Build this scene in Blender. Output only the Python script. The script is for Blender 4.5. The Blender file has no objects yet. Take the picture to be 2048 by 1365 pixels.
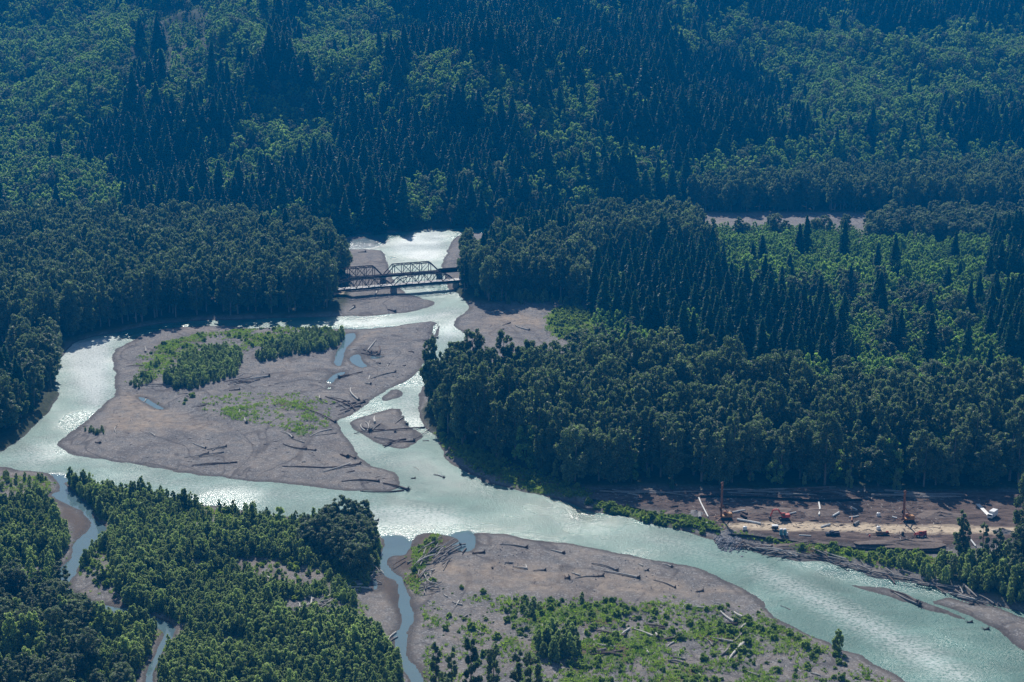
import bpy, math, random
import numpy as np
from mathutils import Vector, Matrix

# ------------------------------------------------------------------ camera, sky, sun, exposure
SC = bpy.context.scene
COL = SC.collection
FPX, UC, VC = 3300.0, 1024.0, 682.5          # focal length in photo pixels, photo centre
PITCH = math.atan(832.0 / FPX)
CAMH = 235.0
cam_d = bpy.data.cameras.new('camera')
cam = bpy.data.objects.new('camera', cam_d); COL.objects.link(cam)
cam.location = (0, 0, CAMH)
cam.rotation_euler = (math.pi / 2 - PITCH, 0, 0)
cam_d.sensor_width = 36.0
cam_d.lens = FPX / 2048.0 * 36.0
cam_d.clip_start = 1.0
cam_d.clip_end = 20000.0
SC.camera = cam

SUN_EL, SUN_AZ = math.radians(41), math.radians(-9)
world = bpy.data.worlds.new("World"); SC.world = world; world.use_nodes = True
wn = world.node_tree.nodes; wl = world.node_tree.links
sky = wn.new('ShaderNodeTexSky'); sky.sky_type = 'NISHITA'; sky.sun_disc = False
sky.sun_elevation = SUN_EL; sky.sun_rotation = SUN_AZ
sky.air_density = 1.3; sky.dust_density = 0.6; sky.ozone_density = 2.5
bg = wn['Background']; bg.inputs['Strength'].default_value = 0.06
wl.new(sky.outputs[0], bg.inputs['Color'])
sun_d = bpy.data.lights.new('sun', 'SUN'); sun_d.energy = 4.3; sun_d.angle = math.radians(0.5)
sun_d.color = (1.0, 0.95, 0.87)
sun = bpy.data.objects.new('sun', sun_d); COL.objects.link(sun)
S = Vector((math.sin(SUN_AZ) * math.cos(SUN_EL), math.cos(SUN_AZ) * math.cos(SUN_EL), math.sin(SUN_EL)))
sun.rotation_euler = S.to_track_quat('Z', 'Y').to_euler()
sun.location = (0, 800, 900)
SC.view_settings.view_transform = 'Standard'
SC.view_settings.look = 'None'
SC.view_settings.exposure = 0.45
SC.view_settings.gamma = 1.0
SC.render.engine = 'CYCLES'
SC.cycles.max_bounces = 6
SC.cycles.diffuse_bounces = 3
SC.cycles.glossy_bounces = 2
SC.cycles.transmission_bounces = 3
SC.cycles.volume_bounces = 0
SC.cycles.transparent_max_bounces = 4
SC.cycles.use_denoising = True

rng = np.random.default_rng(7)
random.seed(7)

# ------------------------------------------------------------------ numeric helpers
def vnoise(x, y, scale, seed):
    r = np.random.default_rng(seed); T = r.random((256, 256))
    X = np.asarray(x) / scale + 1000.3; Y = np.asarray(y) / scale + 1000.7
    xi = np.floor(X).astype(int); yi = np.floor(Y).astype(int)
    fx = X - xi; fy = Y - yi
    fx = fx * fx * (3 - 2 * fx); fy = fy * fy * (3 - 2 * fy)
    a = T[xi & 255, yi & 255]; b = T[(xi + 1) & 255, yi & 255]
    c = T[xi & 255, (yi + 1) & 255]; d = T[(xi + 1) & 255, (yi + 1) & 255]
    return (a * (1 - fx) + b * fx) * (1 - fy) + (c * (1 - fx) + d * fx) * fy - 0.5
def fbm(x, y, scale, seed, o=4):
    s = 0; a = 1
    for k in range(o):
        s = s + a * vnoise(x, y, scale / 2 ** k, seed + k); a *= 0.5
    return s
SP, CP = math.sin(PITCH), math.cos(PITCH)
def ray(u, v):
    xc = (u - UC) / FPX; yc = -(v - VC) / FPX
    return xc, CP + yc * SP, -SP + yc * CP
def P(u, v, z=0.0):
    dx, dy, dz = ray(u, v)
    if dz > -0.03: dz = -0.03
    t = (z - CAMH) / dz
    return (dx * t, dy * t)
def poly(pts, z=0.0): return np.array([P(u, v, z) for u, v in pts])
def project(x, y, z):
    zc = y * CP + (CAMH - z) * SP
    yy = y * SP - (CAMH - z) * CP
    return UC + FPX * x / zc, VC - FPX * yy / zc, zc
def sdf_poly(x, y, pg, margin=30.0):
    """signed distance, positive inside, clamped to -margin outside"""
    out = np.full(x.shape, -margin)
    lo = pg.min(0) - margin; hi = pg.max(0) + margin
    m = (x > lo[0]) & (x < hi[0]) & (y > lo[1]) & (y < hi[1])
    if not m.any(): return out
    px = x[m]; py = y[m]
    d2 = np.full(px.shape, 1e12); ins = np.zeros(px.shape, bool)
    n = len(pg)
    for i in range(n):
        ax, ay = pg[i]; bx, by = pg[(i + 1) % n]
        ex, ey = bx - ax, by - ay; L = ex * ex + ey * ey + 1e-9
        t = np.clip(((px - ax) * ex + (py - ay) * ey) / L, 0, 1)
        qx = px - ax - t * ex; qy = py - ay - t * ey
        d2 = np.minimum(d2, qx * qx + qy * qy)
        if ay != by:
            c = ((ay > py) != (by > py)) & (px < (bx - ax) * (py - ay) / (by - ay) + ax)
            ins ^= c
    d = np.sqrt(d2)
    out[m] = np.clip(np.where(ins, d, -d), -margin, None)
    return out
def smooth(pg, k=2):
    for _ in range(k):
        q = np.roll(pg, -1, 0)
        pg = np.stack([pg * 0.75 + q * 0.25, pg * 0.25 + q * 0.75], 1).reshape(-1, 2)
    return pg
def fsdf(x, y, pts, margin=30.0, sm=1):
    return sdf_poly(x, y, smooth(poly(pts), sm), margin)

# ------------------------------------------------------------------ plan of the valley (surveyed outlines, carried to the ground plane)
RIVER = [(520,482),(680,471),(760,468),(840,460),(900,457),(1000,457),(1100,452),(1250,446),(1330,447),
 (1330,449),(1250,455),(1100,461),(1010,464),(960,466),(920,470),(903,478),(899,490),(893,505),(885,520),(884,530),(888,545),
 (893,560),(893,576),(916,588),(930,603),(941,619),(913,632),(907,647),(916,658),(931,664),(928,680),(905,705),(870,740),(842,775),(838,800),(839,818),
 (847,847),(864,871),(884,897),(893,921),(910,932),(937,947),(966,962),(1010,973),(1040,982),(1080,996),(1142,1010),(1183,1022),
 (1227,1028),(1282,1043),(1337,1055),(1381,1070),(1429,1083),(1436,1094),(1480,1096),(1541,1112),(1587,1117),(1656,1125),(1676,1136),
 (1727,1143),(1734,1153),(1809,1163),(1871,1173),(1902,1190),(1946,1204),(1997,1209),(2048,1228),(2250,1290),
 (2500,1520),(2050,1520),(1813,1365),(1768,1341),(1724,1313),(1697,1303),(1656,1283),(1587,1255),(1553,1238),(1529,1218),(1526,1201),
 (1485,1173),(1416,1143),(1348,1125),(1227,1102),(1090,1082),(1005,1067),(950,1062),(947,1068),(953,1092),(936,1109),(916,1106),
 (902,1094),(919,1082),(899,1073),(871,1068),(844,1070),(823,1077),(820,1102),(810,1111),(789,1109),(776,1123),(776,1137),(793,1150),
 (806,1154),(810,1171),(817,1188),(827,1202),(832,1239),(817,1260),(813,1284),(818,1318),(838,1330),(846,1345),(850,1400),(838,1480),
 (815,1480),(826,1390),(823,1355),(806,1331),(794,1301),(792,1266),(808,1253),(801,1219),(804,1198),(795,1181),(797,1164),(765,1150),(761,1130),
 (767,1102),(764,1078),(748,1051),(700,1047),(640,1045),(543,1034),(444,1014),(342,1000),(239,982),(170,968),(135,961),(126,968),(164,999),
 (191,1037),(215,1064),(191,1084),(171,1112),(154,1146),(140,1163),(152,1190),(229,1213),(262,1218),(308,1233),(352,1257),(338,1276),(328,1303),
 (305,1354),(300,1480),(278,1480),(290,1350),(318,1300),(322,1276),(318,1262),(290,1240),(229,1224),(140,1200),(126,1165),(126,1136),
 (143,1112),(150,1084),(178,1064),(190,1043),(154,1020),(113,999),(92,992),(123,982),(106,946),(60,943),(0,935),(-120,925),
 (-300,960),(-300,920),(-120,900),(0,911),(34,884),(82,836),(112,805),(115,771),(109,737),(115,723),(136,694),(164,679),(239,664),
 (294,652),(376,643),(513,638),(684,633),(746,632),(805,628),(849,620),(872,606),(849,597),(817,591),(799,579),(782,550),(776,527),(767,503),(735,499),
 (685,500),(520,503)]
ISLANDS = [
 [(227,723),(229,703),(260,682),(308,662),(376,653),(513,655),(616,657),(640,655),(688,660),(776,654),(849,644),(870,642),(882,652),(880,662),
  (874,673),(862,688),(856,702),(845,735),(826,755),(787,776),(732,808),(717,826),(679,841),(676,853),(702,885),(726,923),(764,935),(776,940),
  (802,962),(802,977),(746,985),(600,973),(547,969),(410,950),(274,932),(154,911),(113,894),(109,884),(150,857),(174,843),(205,812),(236,785),(229,764)],
 [(802,811),(729,833),(700,844),(702,853),(732,874),(770,897),(811,897),(834,882),(845,874),(836,864),(823,856),(808,836)],
 [(790,779),(811,787),(805,797),(762,806),(770,792)],
 [(1690,1166),(1758,1178),(1802,1188),(1843,1201),(1861,1208),(1912,1228),(1935,1243),(1912,1236),(1826,1211),(1775,1195),(1730,1181)],
 [(1861,1206),(1895,1193),(1929,1201),(1997,1211),(2025,1228),(2048,1238),(2200,1290),(2200,1360),(2048,1305),(2018,1283),(1984,1255),(1943,1235),(1908,1218)],
 [(690,476),(720,473),(738,475),(720,478),(695,479)],
]
POOLS = [
 [(669,723),(673,703),(683,690),(690,668),(715,666),(705,684),(688,700),(685,732),(673,733)],
 [(700,723),(702,712),(720,708),(726,726),(736,732),(723,737)],
 [(685,743),(690,748),(671,755),(664,768),(651,767),(659,755)],
 [(738,716),(752,718),(764,714),(762,710),(745,712)],
 [(272,793),(291,796),(310,808),(331,819),(318,820),(297,810)],
 [(746,1157),(755,1157),(754,1181),(747,1183)],
 [(655,776),(660,774),(659,779),(654,780)],
 [(868,648),(876,650),(872,664),(868,672),(865,664)],
]
def land_sdf(x, y):
    """>0 on land, <0 in water (metres from the waterline)"""
    wx = x + 2.4 * fbm(x, y, 14, 11, 4); wy = y + 4.2 * fbm(x, y, 14, 21, 4)
    w = sdf_poly(wx, wy, smooth(poly(RIVER), 1), 60.0)
    for I in ISLANDS: w = np.minimum(w, -fsdf(wx, wy, I, 60.0))
    wx = x + 0.8 * fbm(x, y, 9, 31, 3); wy = y + 1.2 * fbm(x, y, 9, 41, 3)
    for Q in POOLS: w = np.maximum(w, fsdf(wx, wy, Q, 60.0))
    return -w
HB = [(-900,452),(0,450),(400,462),(680,471),(840,460),(1000,456),(1200,446),(1380,418),(1700,385),(2048,370),(2900,350)]
HBW = np.array([P(u, v) for u, v in HB]); HBW = HBW[np.argsort(HBW[:, 0])]
def hill(x, y):
    yb = np.interp(x, HBW[:, 0], HBW[:, 1]) + 4
    d = np.maximum(y - yb, 0)
    ramp = np.clip(d / 160, 0, 1)
    h = d * 0.19 + 10 * (1 - np.exp(-d / 30))
    rid = 1 - np.abs(2 * fbm(x * 1.0 + 60, y * 0.5, 210, 5, 3))
    h = h + ramp * (46 * (rid - 0.6) + 20 * fbm(x, y, 90, 9, 3))
    cx, cy = 20.0, 1620.0
    h = h + 26 * np.exp(-(((x - cx) / 130) ** 2 + ((y - cy) / 170) ** 2)) * ramp
    return np.where(h > 170, 170 + 90 * (1 - np.exp(-(h - 170) / 90)), h)
# ground-cover zones
Z_FORESTS = {
 'A': [(842,812),(856,856),(880,872),(915,900),(965,928),(1050,955),(1130,975),(1180,981),(1300,983),(1500,985),(1700,986),(1900,988),(2048,984),(2300,984),
       (2300,852),(2048,850),(1900,858),(1700,850),(1560,838),(1450,800),(1380,792),(1200,790),(1100,795),(960,798),(900,795)],
 'E': [(912,588),(938,608),(990,614),(1060,606),(1110,606),(1175,618),(1175,560),(1250,530),(1420,552),(1440,505),(1380,478),(1200,480),(1060,497),(985,520),(955,545),(925,560)],
 'C': [(684,626),(680,548),(645,515),(560,495),(300,484),(-400,490),(-400,700),(0,690),(110,692),(160,673),(240,656),(290,645),(376,637),(500,632),(600,630)],
 'D': [(-10,905),(22,882),(68,835),(98,800),(106,770),(98,740),(104,720),(122,697),(110,690),(0,690),(-300,700),(-300,935)],
 'R': [(1372,430),(1720,428),(2400,440),(2400,358),(2048,372),(1700,388),(1372,415)],
 'R2':[(1720,466),(1800,452),(2400,446),(2400,496),(1740,496)],
 'I': [(1905,1158),(1960,1140),(2010,1122),(2300,1100),(2300,1300),(2048,1216),(1990,1199),(1905,1174)],
}
Z_CON = [(1178,590),(1250,545),(1430,560),(1480,610),(1640,650),(1735,765),(1650,795),(1450,765),(1300,712),(1180,650)]
Z_ALD = [(1400,500),(1500,498),(2400,496),(2400,852),(1730,850),(1560,838),(1450,800),(1380,792),(1200,790),(1110,775),(1130,735),(1190,700),(1208,652),(1300,712),
         (1450,765),(1650,795),(1735,765),(1640,650),(1480,610),(1430,560)]
Z_SITE = [(1165,990),(1200,985),(1500,990),(1900,993),(2300,990),(2300,1080),(1950,1090),(1880,1105),(1700,1098),(1560,1085),(1470,1070),(1440,1066),(1395,1040),(1300,1025),(1220,1010)]
Z_ROAD = [(1448,1058),(1560,1055),(1700,1058),(1850,1062),(2048,1066),(2300,1068),(2300,1080),(2048,1077),(1900,1078),(1700,1074),(1560,1070),(1455,1068)]
Z_GRASS = [
 [(1200,1008),(1260,1018),(1320,1032),(1400,1040),(1448,1066),(1440,1078),(1381,1062),(1337,1050),(1282,1038),(1200,1020)],
 [(1455,1070),(1560,1090),(1680,1105),(1860,1115),(1880,1150),(1840,1155),(1740,1135),(1690,1125),(1600,1110),(1500,1090)],
 [(300,735),(300,700),(330,685),(400,672),(500,655),(600,655),(690,662),(690,690),(600,690),(500,700),(400,715),(340,735),(310,772),(255,770)],
 [(510,815),(560,800),(620,810),(640,850),(620,885),(585,870),(550,845),(480,840),(400,830),(430,822)],
 [(1090,640),(1110,622),(1160,620),(1200,640),(1240,690),(1130,690),(1088,668)],
 [(845,1085),(870,1075),(890,1090),(860,1130),(840,1200),(820,1180),(815,1130)],
 [(1000,1200),(1100,1205),(1500,1215),(1560,1245),(1660,1290),(1500,1290),(1560,1360),(1560,1480),(1200,1480),(1080,1310),(1000,1260)],
 [(860,860),(900,915),(960,950),(1060,985),(1180,1005),(1190,990),(1060,950),(920,890)],
]
Z_FL = [(130,966),(239,988),(342,1006),(444,1020),(543,1040),(640,1050),(740,1058),(758,1085),(756,1130),(745,1150),(742,1185),(700,1200),(735,1250),(770,1300),(800,1340),(812,1480),
        (320,1480),(330,1310),(352,1280),(360,1260),(310,1228),(250,1208),(170,1180),(160,1150),(178,1112),(200,1084),(222,1064),(196,1037),(168,999),(135,975)]
Z_FL2 = [(-300,998),(85,1000),(105,1012),(140,1040),(138,1090),(130,1115),(116,1140),(118,1170),(135,1205),(225,1230),(285,1245),(312,1265),(314,1300),(285,1350),(270,1480),(-300,1480)]
Z_FL3 = [(-300,950),(95,955),(112,975),(80,988),(-300,992)]
OPEN = [[(465,1118),(560,1124),(668,1150),(655,1188),(560,1175),(465,1150)],
        [(555,1205),(620,1198),(700,1205),(718,1245),(640,1262),(565,1238)],
        [(165,1150),(190,1095),(205,1110),(225,1170),(290,1210),(260,1212),(180,1185)],
        [(530,1040),(560,1035),(590,1048),(580,1065),(550,1062)],
        [(380,1120),(430,1130),(440,1150),(400,1145)],
        [(690,1170),(745,1165),(742,1200),(700,1205)]]
SAND = [[(236,787),(270,790),(350,830),(390,835),(360,860),(290,862),(250,868),(215,862),(205,835)],
        [(700,668),(760,660),(770,668),(700,690),(690,700)],
        [(870,1140),(950,1120),(1200,1150),(1420,1170),(1480,1195),(1200,1200),(950,1185),(890,1165)],
        [(330,840),(420,845),(460,865),(380,868)],
        [(1040,625),(1085,640),(1080,665),(1000,655),(960,640)]]
MUD = [[(824,1078),(844,1071),(871,1069),(899,1075),(917,1083),(895,1092),(850,1100),(830,1125),(812,1145),(780,1137),(790,1112),(812,1112)],
       [(765,1152),(797,1166),(800,1190),(800,1215),(805,1245),(780,1220),(762,1190)],
       [(113,1001),(154,1022),(188,1043),(150,1080),(143,1070),(140,1035)],
       [(230,1206),(310,1228),(300,1218),(240,1200)]]

def build_cover(x, y, sd):
    n = fbm(x, y, 12, 61, 3); m2 = fbm(x, y, 4.5, 71, 2)
    wx = x + 5 * fbm(x, y, 18, 51, 3); wy = y + 6 * fbm(x, y, 18, 55, 3)
    sat = lambda v: np.clip(v, 0, 1)
    forest = np.zeros(x.shape)
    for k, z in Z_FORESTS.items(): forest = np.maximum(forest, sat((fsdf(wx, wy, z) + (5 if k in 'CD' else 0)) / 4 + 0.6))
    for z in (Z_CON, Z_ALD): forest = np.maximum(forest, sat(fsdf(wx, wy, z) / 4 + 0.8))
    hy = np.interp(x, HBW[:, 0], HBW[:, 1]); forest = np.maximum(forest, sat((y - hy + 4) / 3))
    thick = np.zeros(x.shape)
    for z in (Z_FL, Z_FL2, Z_FL3): thick = np.maximum(thick, sat(fsdf(wx, wy, z) / 4 + 0.4))
    opn = np.zeros(x.shape)
    for z in OPEN: opn = np.maximum(opn, sat(fsdf(wx, wy, z) / 3 + 0.5))
    grass = np.zeros(x.shape)
    for i, z in enumerate(Z_GRASS):
        g = sat(fsdf(wx, wy, z) / 4 + 0.5)
        if i in (2, 6): g = sat(fsdf(wx + 9 * n, wy + 16 * n, z) / 8 + 0.4) * sat(0.62 + 2.2 * n)
        elif i == 3: g = g * sat(0.35 + 1.4 * n + 1.5 * m2)
        grass = np.maximum(grass, g)
    grass = np.maximum(grass, thick * (1 - 0.75 * opn) * sat(0.75 + 1.2 * n))
    grass = np.maximum(grass, sat(fsdf(wx, wy, [(-60,700),(20,680),(45,700),(30,740),(-60,770)]) / 2 + 0.5))
    site = sat(fsdf(x, y, Z_SITE, 30, 2) / 1.5 + 0.5)
    road = sat(fsdf(x + 0.6 * m2, y + 2.5 * m2, Z_ROAD, 30, 1) / 0.8 + 0.5)
    road = np.maximum(road, sat(fsdf(x, y, [(-80,758),(0,706),(26,688),(36,694),(0,727),(-80,785)]) / 0.6 + 0.5))
    rp = [(-200,604),(380,604),(560,601),(690,592)]
    rr = [P(a, b) for a, b in rp]
    rx = np.array([p[0] for p in rr]); ry = np.array([p[1] for p in rr])
    dd = np.abs(y - np.interp(x, rx, ry)); road = np.maximum(road, sat(4 - dd) * (x < rx[-1]))
    sand = np.zeros(x.shape)
    for z in SAND: sand = np.maximum(sand, sat(fsdf(wx, wy, z) / 10 + 0.45))
    sand = sat(sand * (0.75 + 0.8 * n) + 0.35 * sat(2.2 * fbm(x, y * 0.6, 30, 91, 4) - 0.25))
    mud = np.zeros(x.shape)
    for z in MUD: mud = np.maximum(mud, sat(fsdf(wx, wy, z) / 3 + 0.5))
    mud = np.maximum(mud, sat(fsdf(wx, wy, [(840,1180),(880,1190),(1000,1190),(1000,1210),(1060,1300),(1000,1480),(850,1480),(850,1350)]) / 8) * 0.0)
    return dict(forest=forest, grass=grass, site=site, road=road, sand=sand, mud=mud)

# ------------------------------------------------------------------ node helpers and materials
def mat(name):
    m = bpy.data.materials.new(name); m.use_nodes = True
    nt = m.node_tree; nt.nodes.clear()
    out = nt.nodes.new('ShaderNodeOutputMaterial')
    return m, nt, out
def nd(nt, t, **kw):
    n = nt.nodes.new(t)
    for k, v in kw.items():
        if k in n.inputs.keys(): n.inputs[k].default_value = v
        else: setattr(n, k, v)
    return n
def L(nt, a, b): nt.links.new(a, b)
def mixc(nt, fac, a, b, blend='MIX'):
    n = nt.nodes.new('ShaderNodeMix'); n.data_type = 'RGBA'; n.blend_type = blend
    if hasattr(fac, 'is_linked') or hasattr(fac, 'links'): nt.links.new(fac, n.inputs[0])
    else: n.inputs[0].default_value = fac
    for s, v in ((6, a), (7, b)):
        if hasattr(v, 'links'): nt.links.new(v, n.inputs[s])
        else: n.inputs[s].default_value = (*v, 1)
    return n.outputs[2]
def math_(nt, op, a, b=None, c=None, clamp=False):
    n = nt.nodes.new('ShaderNodeMath'); n.operation = op; n.use_clamp = clamp
    for i, v in enumerate((a, b, c)):
        if v is None: continue
        if hasattr(v, 'links'): nt.links.new(v, n.inputs[i])
        else: n.inputs[i].default_value = v
    return n.outputs[0]
def noise(nt, vec, scale, detail=3, rough=0.55, dist=0.0):
    n = nt.nodes.new('ShaderNodeTexNoise'); n.inputs['Scale'].default_value = scale
    n.inputs['Detail'].default_value = detail; n.inputs['Roughness'].default_value = rough
    n.inputs['Distortion'].default_value = dist
    nt.links.new(vec, n.inputs['Vector']); return n.outputs[0]
def ramp(nt, fac, a, b):
    n = nt.nodes.new('ShaderNodeMapRange'); n.clamp = True
    n.inputs[1].default_value = a; n.inputs[2].default_value = b
    nt.links.new(fac, n.inputs[0]); return n.outputs[0]
def attr(nt, name):
    n = nt.nodes.new('ShaderNodeAttribute'); n.attribute_name = name; return n.outputs['Fac']
def posn(nt, sx=1, sy=1, sz=1):
    g = nt.nodes.new('ShaderNodeNewGeometry'); v = nt.nodes.new('ShaderNodeVectorMath'); v.operation = 'MULTIPLY'
    nt.links.new(g.outputs['Position'], v.inputs[0]); v.inputs[1].default_value = (sx, sy, sz); return v.outputs[0]

def foliage_mat(name, dark, light, autumn=None, transl=0.35, spec=0.3):
    m, nt, out = mat(name)
    oi = nt.nodes.new('ShaderNodeObjectInfo'); g = nt.nodes.new('ShaderNodeNewGeometry')
    c = mixc(nt, oi.outputs['Random'], dark, light)
    st = noise(nt, oi.outputs['Location'], 0.022, 3, 0.6)
    c = mixc(nt, math_(nt, 'MULTIPLY', ramp(nt, st, 0.42, 0.66), 0.55), c, light)
    f = math_(nt, 'MULTIPLY_ADD', g.outputs['Random Per Island'], 0.9, 0.55)
    c = mixc(nt, 1.0, c, (1, 1, 1), 'MULTIPLY')
    sc = nt.nodes.new('ShaderNodeVectorMath'); sc.operation = 'SCALE'
    L(nt, c, sc.inputs[0]); L(nt, f, sc.inputs['Scale'])
    c = sc.outputs[0]
    d = nd(nt, 'ShaderNodeBsdfPrincipled', Roughness=0.5); L(nt, c, d.inputs['Base Color'])
    d.inputs['Specular IOR Level'].default_value = spec
    t = nt.nodes.new('ShaderNodeBsdfTranslucent')
    c2 = mixc(nt, 1.0, c, (1.15, 1.35, 0.6), 'MULTIPLY'); L(nt, c2, t.inputs['Color'])
    mx = nt.nodes.new('ShaderNodeMixShader'); mx.inputs[0].default_value = transl
    L(nt, d.outputs[0], mx.inputs[1]); L(nt, t.outputs[0], mx.inputs[2]); L(nt, mx.outputs[0], out.inputs['Surface'])
    return m
M = {}
M['cotton'] = foliage_mat('cottonwood_leaves', (0.078, 0.112, 0.070), (0.205, 0.250, 0.160), transl=0.55)
M['conifer'] = foliage_mat('conifer_needles', (0.024, 0.068, 0.042), (0.060, 0.135, 0.070), transl=0.35, spec=0.08)
M['alder'] = foliage_mat('alder_leaves', (0.130, 0.230, 0.070), (0.300, 0.420, 0.150), transl=0.6)
M['willow'] = foliage_mat('willow_leaves', (0.165, 0.215, 0.115), (0.430, 0.490, 0.290), transl=0.65)
M['shrub'] = foliage_mat('shrub_leaves', (0.120, 0.190, 0.055), (0.330, 0.400, 0.120), transl=0.6)
M['grassb'] = foliage_mat('grass_blades', (0.110, 0.200, 0.030), (0.300, 0.380, 0.090), transl=0.5)

def plain(name, col, rough=0.6, metal=0.0, var=0.25, scale=1.5, bump=0.0):
    m, nt, out = mat(name)
    p = nd(nt, 'ShaderNodeBsdfPrincipled', Roughness=rough, Metallic=metal)
    tc = nt.nodes.new('ShaderNodeTexCoord')
    f = noise(nt, tc.outputs['Object'], scale, 4)
    f = ramp(nt, f, 0.3, 0.7)
    c = mixc(nt, f, tuple(v * (1 - var) for v in col), tuple(min(1, v * (1 + var)) for v in col))
    L(nt, c, p.inputs['Base Color'])
    if bump:
        b = nd(nt, 'ShaderNodeBump', Strength=bump, Distance=0.05); L(nt, f, b.inputs['Height']); L(nt, b.outputs[0], p.inputs['Normal'])
    L(nt, p.outputs[0], out.inputs['Surface'])
    return m
M['bark'] = plain('bark', (0.045, 0.037, 0.032), 0.9, var=0.4, scale=3)
M['palebark'] = plain('pale_bark', (0.17, 0.155, 0.14), 0.85, var=0.35, scale=2)
M['drift'] = plain('weathered_wood', (0.50, 0.47, 0.43), 0.85, var=0.3, scale=4)
M['driftdark'] = plain('wet_dark_wood', (0.12, 0.085, 0.075), 0.9, var=0.45, scale=4)
M['driftgrey'] = plain('grey_wood', (0.27, 0.245, 0.23), 0.9, var=0.4, scale=4)
M['roots'] = plain('root_soil', (0.075, 0.055, 0.05), 0.95, var=0.5, scale=5)
M['steel'] = plain('rusty_dark_steel', (0.014, 0.009, 0.010), 0.95, 0.0, var=0.35, scale=2)
M['greysteel'] = plain('painted_grey_steel', (0.022, 0.024, 0.028), 0.9, 0.0, var=0.25, scale=2)
M['concrete'] = plain('old_concrete', (0.24, 0.235, 0.23), 0.9, var=0.25, scale=0.7)
M['deck'] = plain('pale_deck', (0.62, 0.60, 0.58), 0.85, var=0.12, scale=0.6)
M['orange'] = plain('orange_paint', (0.28, 0.11, 0.055), 0.7, var=0.25)
M['red'] = plain('red_paint', (0.45, 0.050, 0.035), 0.6, var=0.2)
M['white'] = plain('white_paint', (0.78, 0.78, 0.78), 0.45, var=0.08)
M['black'] = plain('black_rubber', (0.025, 0.025, 0.028), 0.8, var=0.3)
M['navy'] = plain('dark_blue_paint', (0.020, 0.030, 0.060), 0.3, var=0.2)
M['teal'] = plain('teal_plastic', (0.09, 0.28, 0.32), 0.45, var=0.1)
for _k in ('steel', 'greysteel'): M[_k].node_tree.nodes['Principled BSDF'].inputs['Specular IOR Level'].default_value = 0.1
M['glass'] = plain('dark_glass', (0.02, 0.03, 0.04), 0.12, var=0.1)
M['pipe'] = plain('pale_pipe', (0.68, 0.68, 0.66), 0.5, var=0.15, scale=1)
M['yellow'] = plain('yellow_paint', (0.38, 0.17, 0.05), 0.7, var=0.2)
M['silt'] = plain('black_silt_fabric', (0.015, 0.015, 0.018), 0.9, var=0.3)
M['rock'] = plain('riprap_rock', (0.22, 0.22, 0.235), 0.9, var=0.5, scale=0.4, bump=0.3)
M['soil'] = plain('loose_soil', (0.14, 0.105, 0.09), 0.95, var=0.3, scale=1.0, bump=0.5)
M['gravelheap'] = plain('grey_gravel', (0.17, 0.165, 0.17), 0.95, var=0.3, scale=2, bump=0.5)

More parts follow.
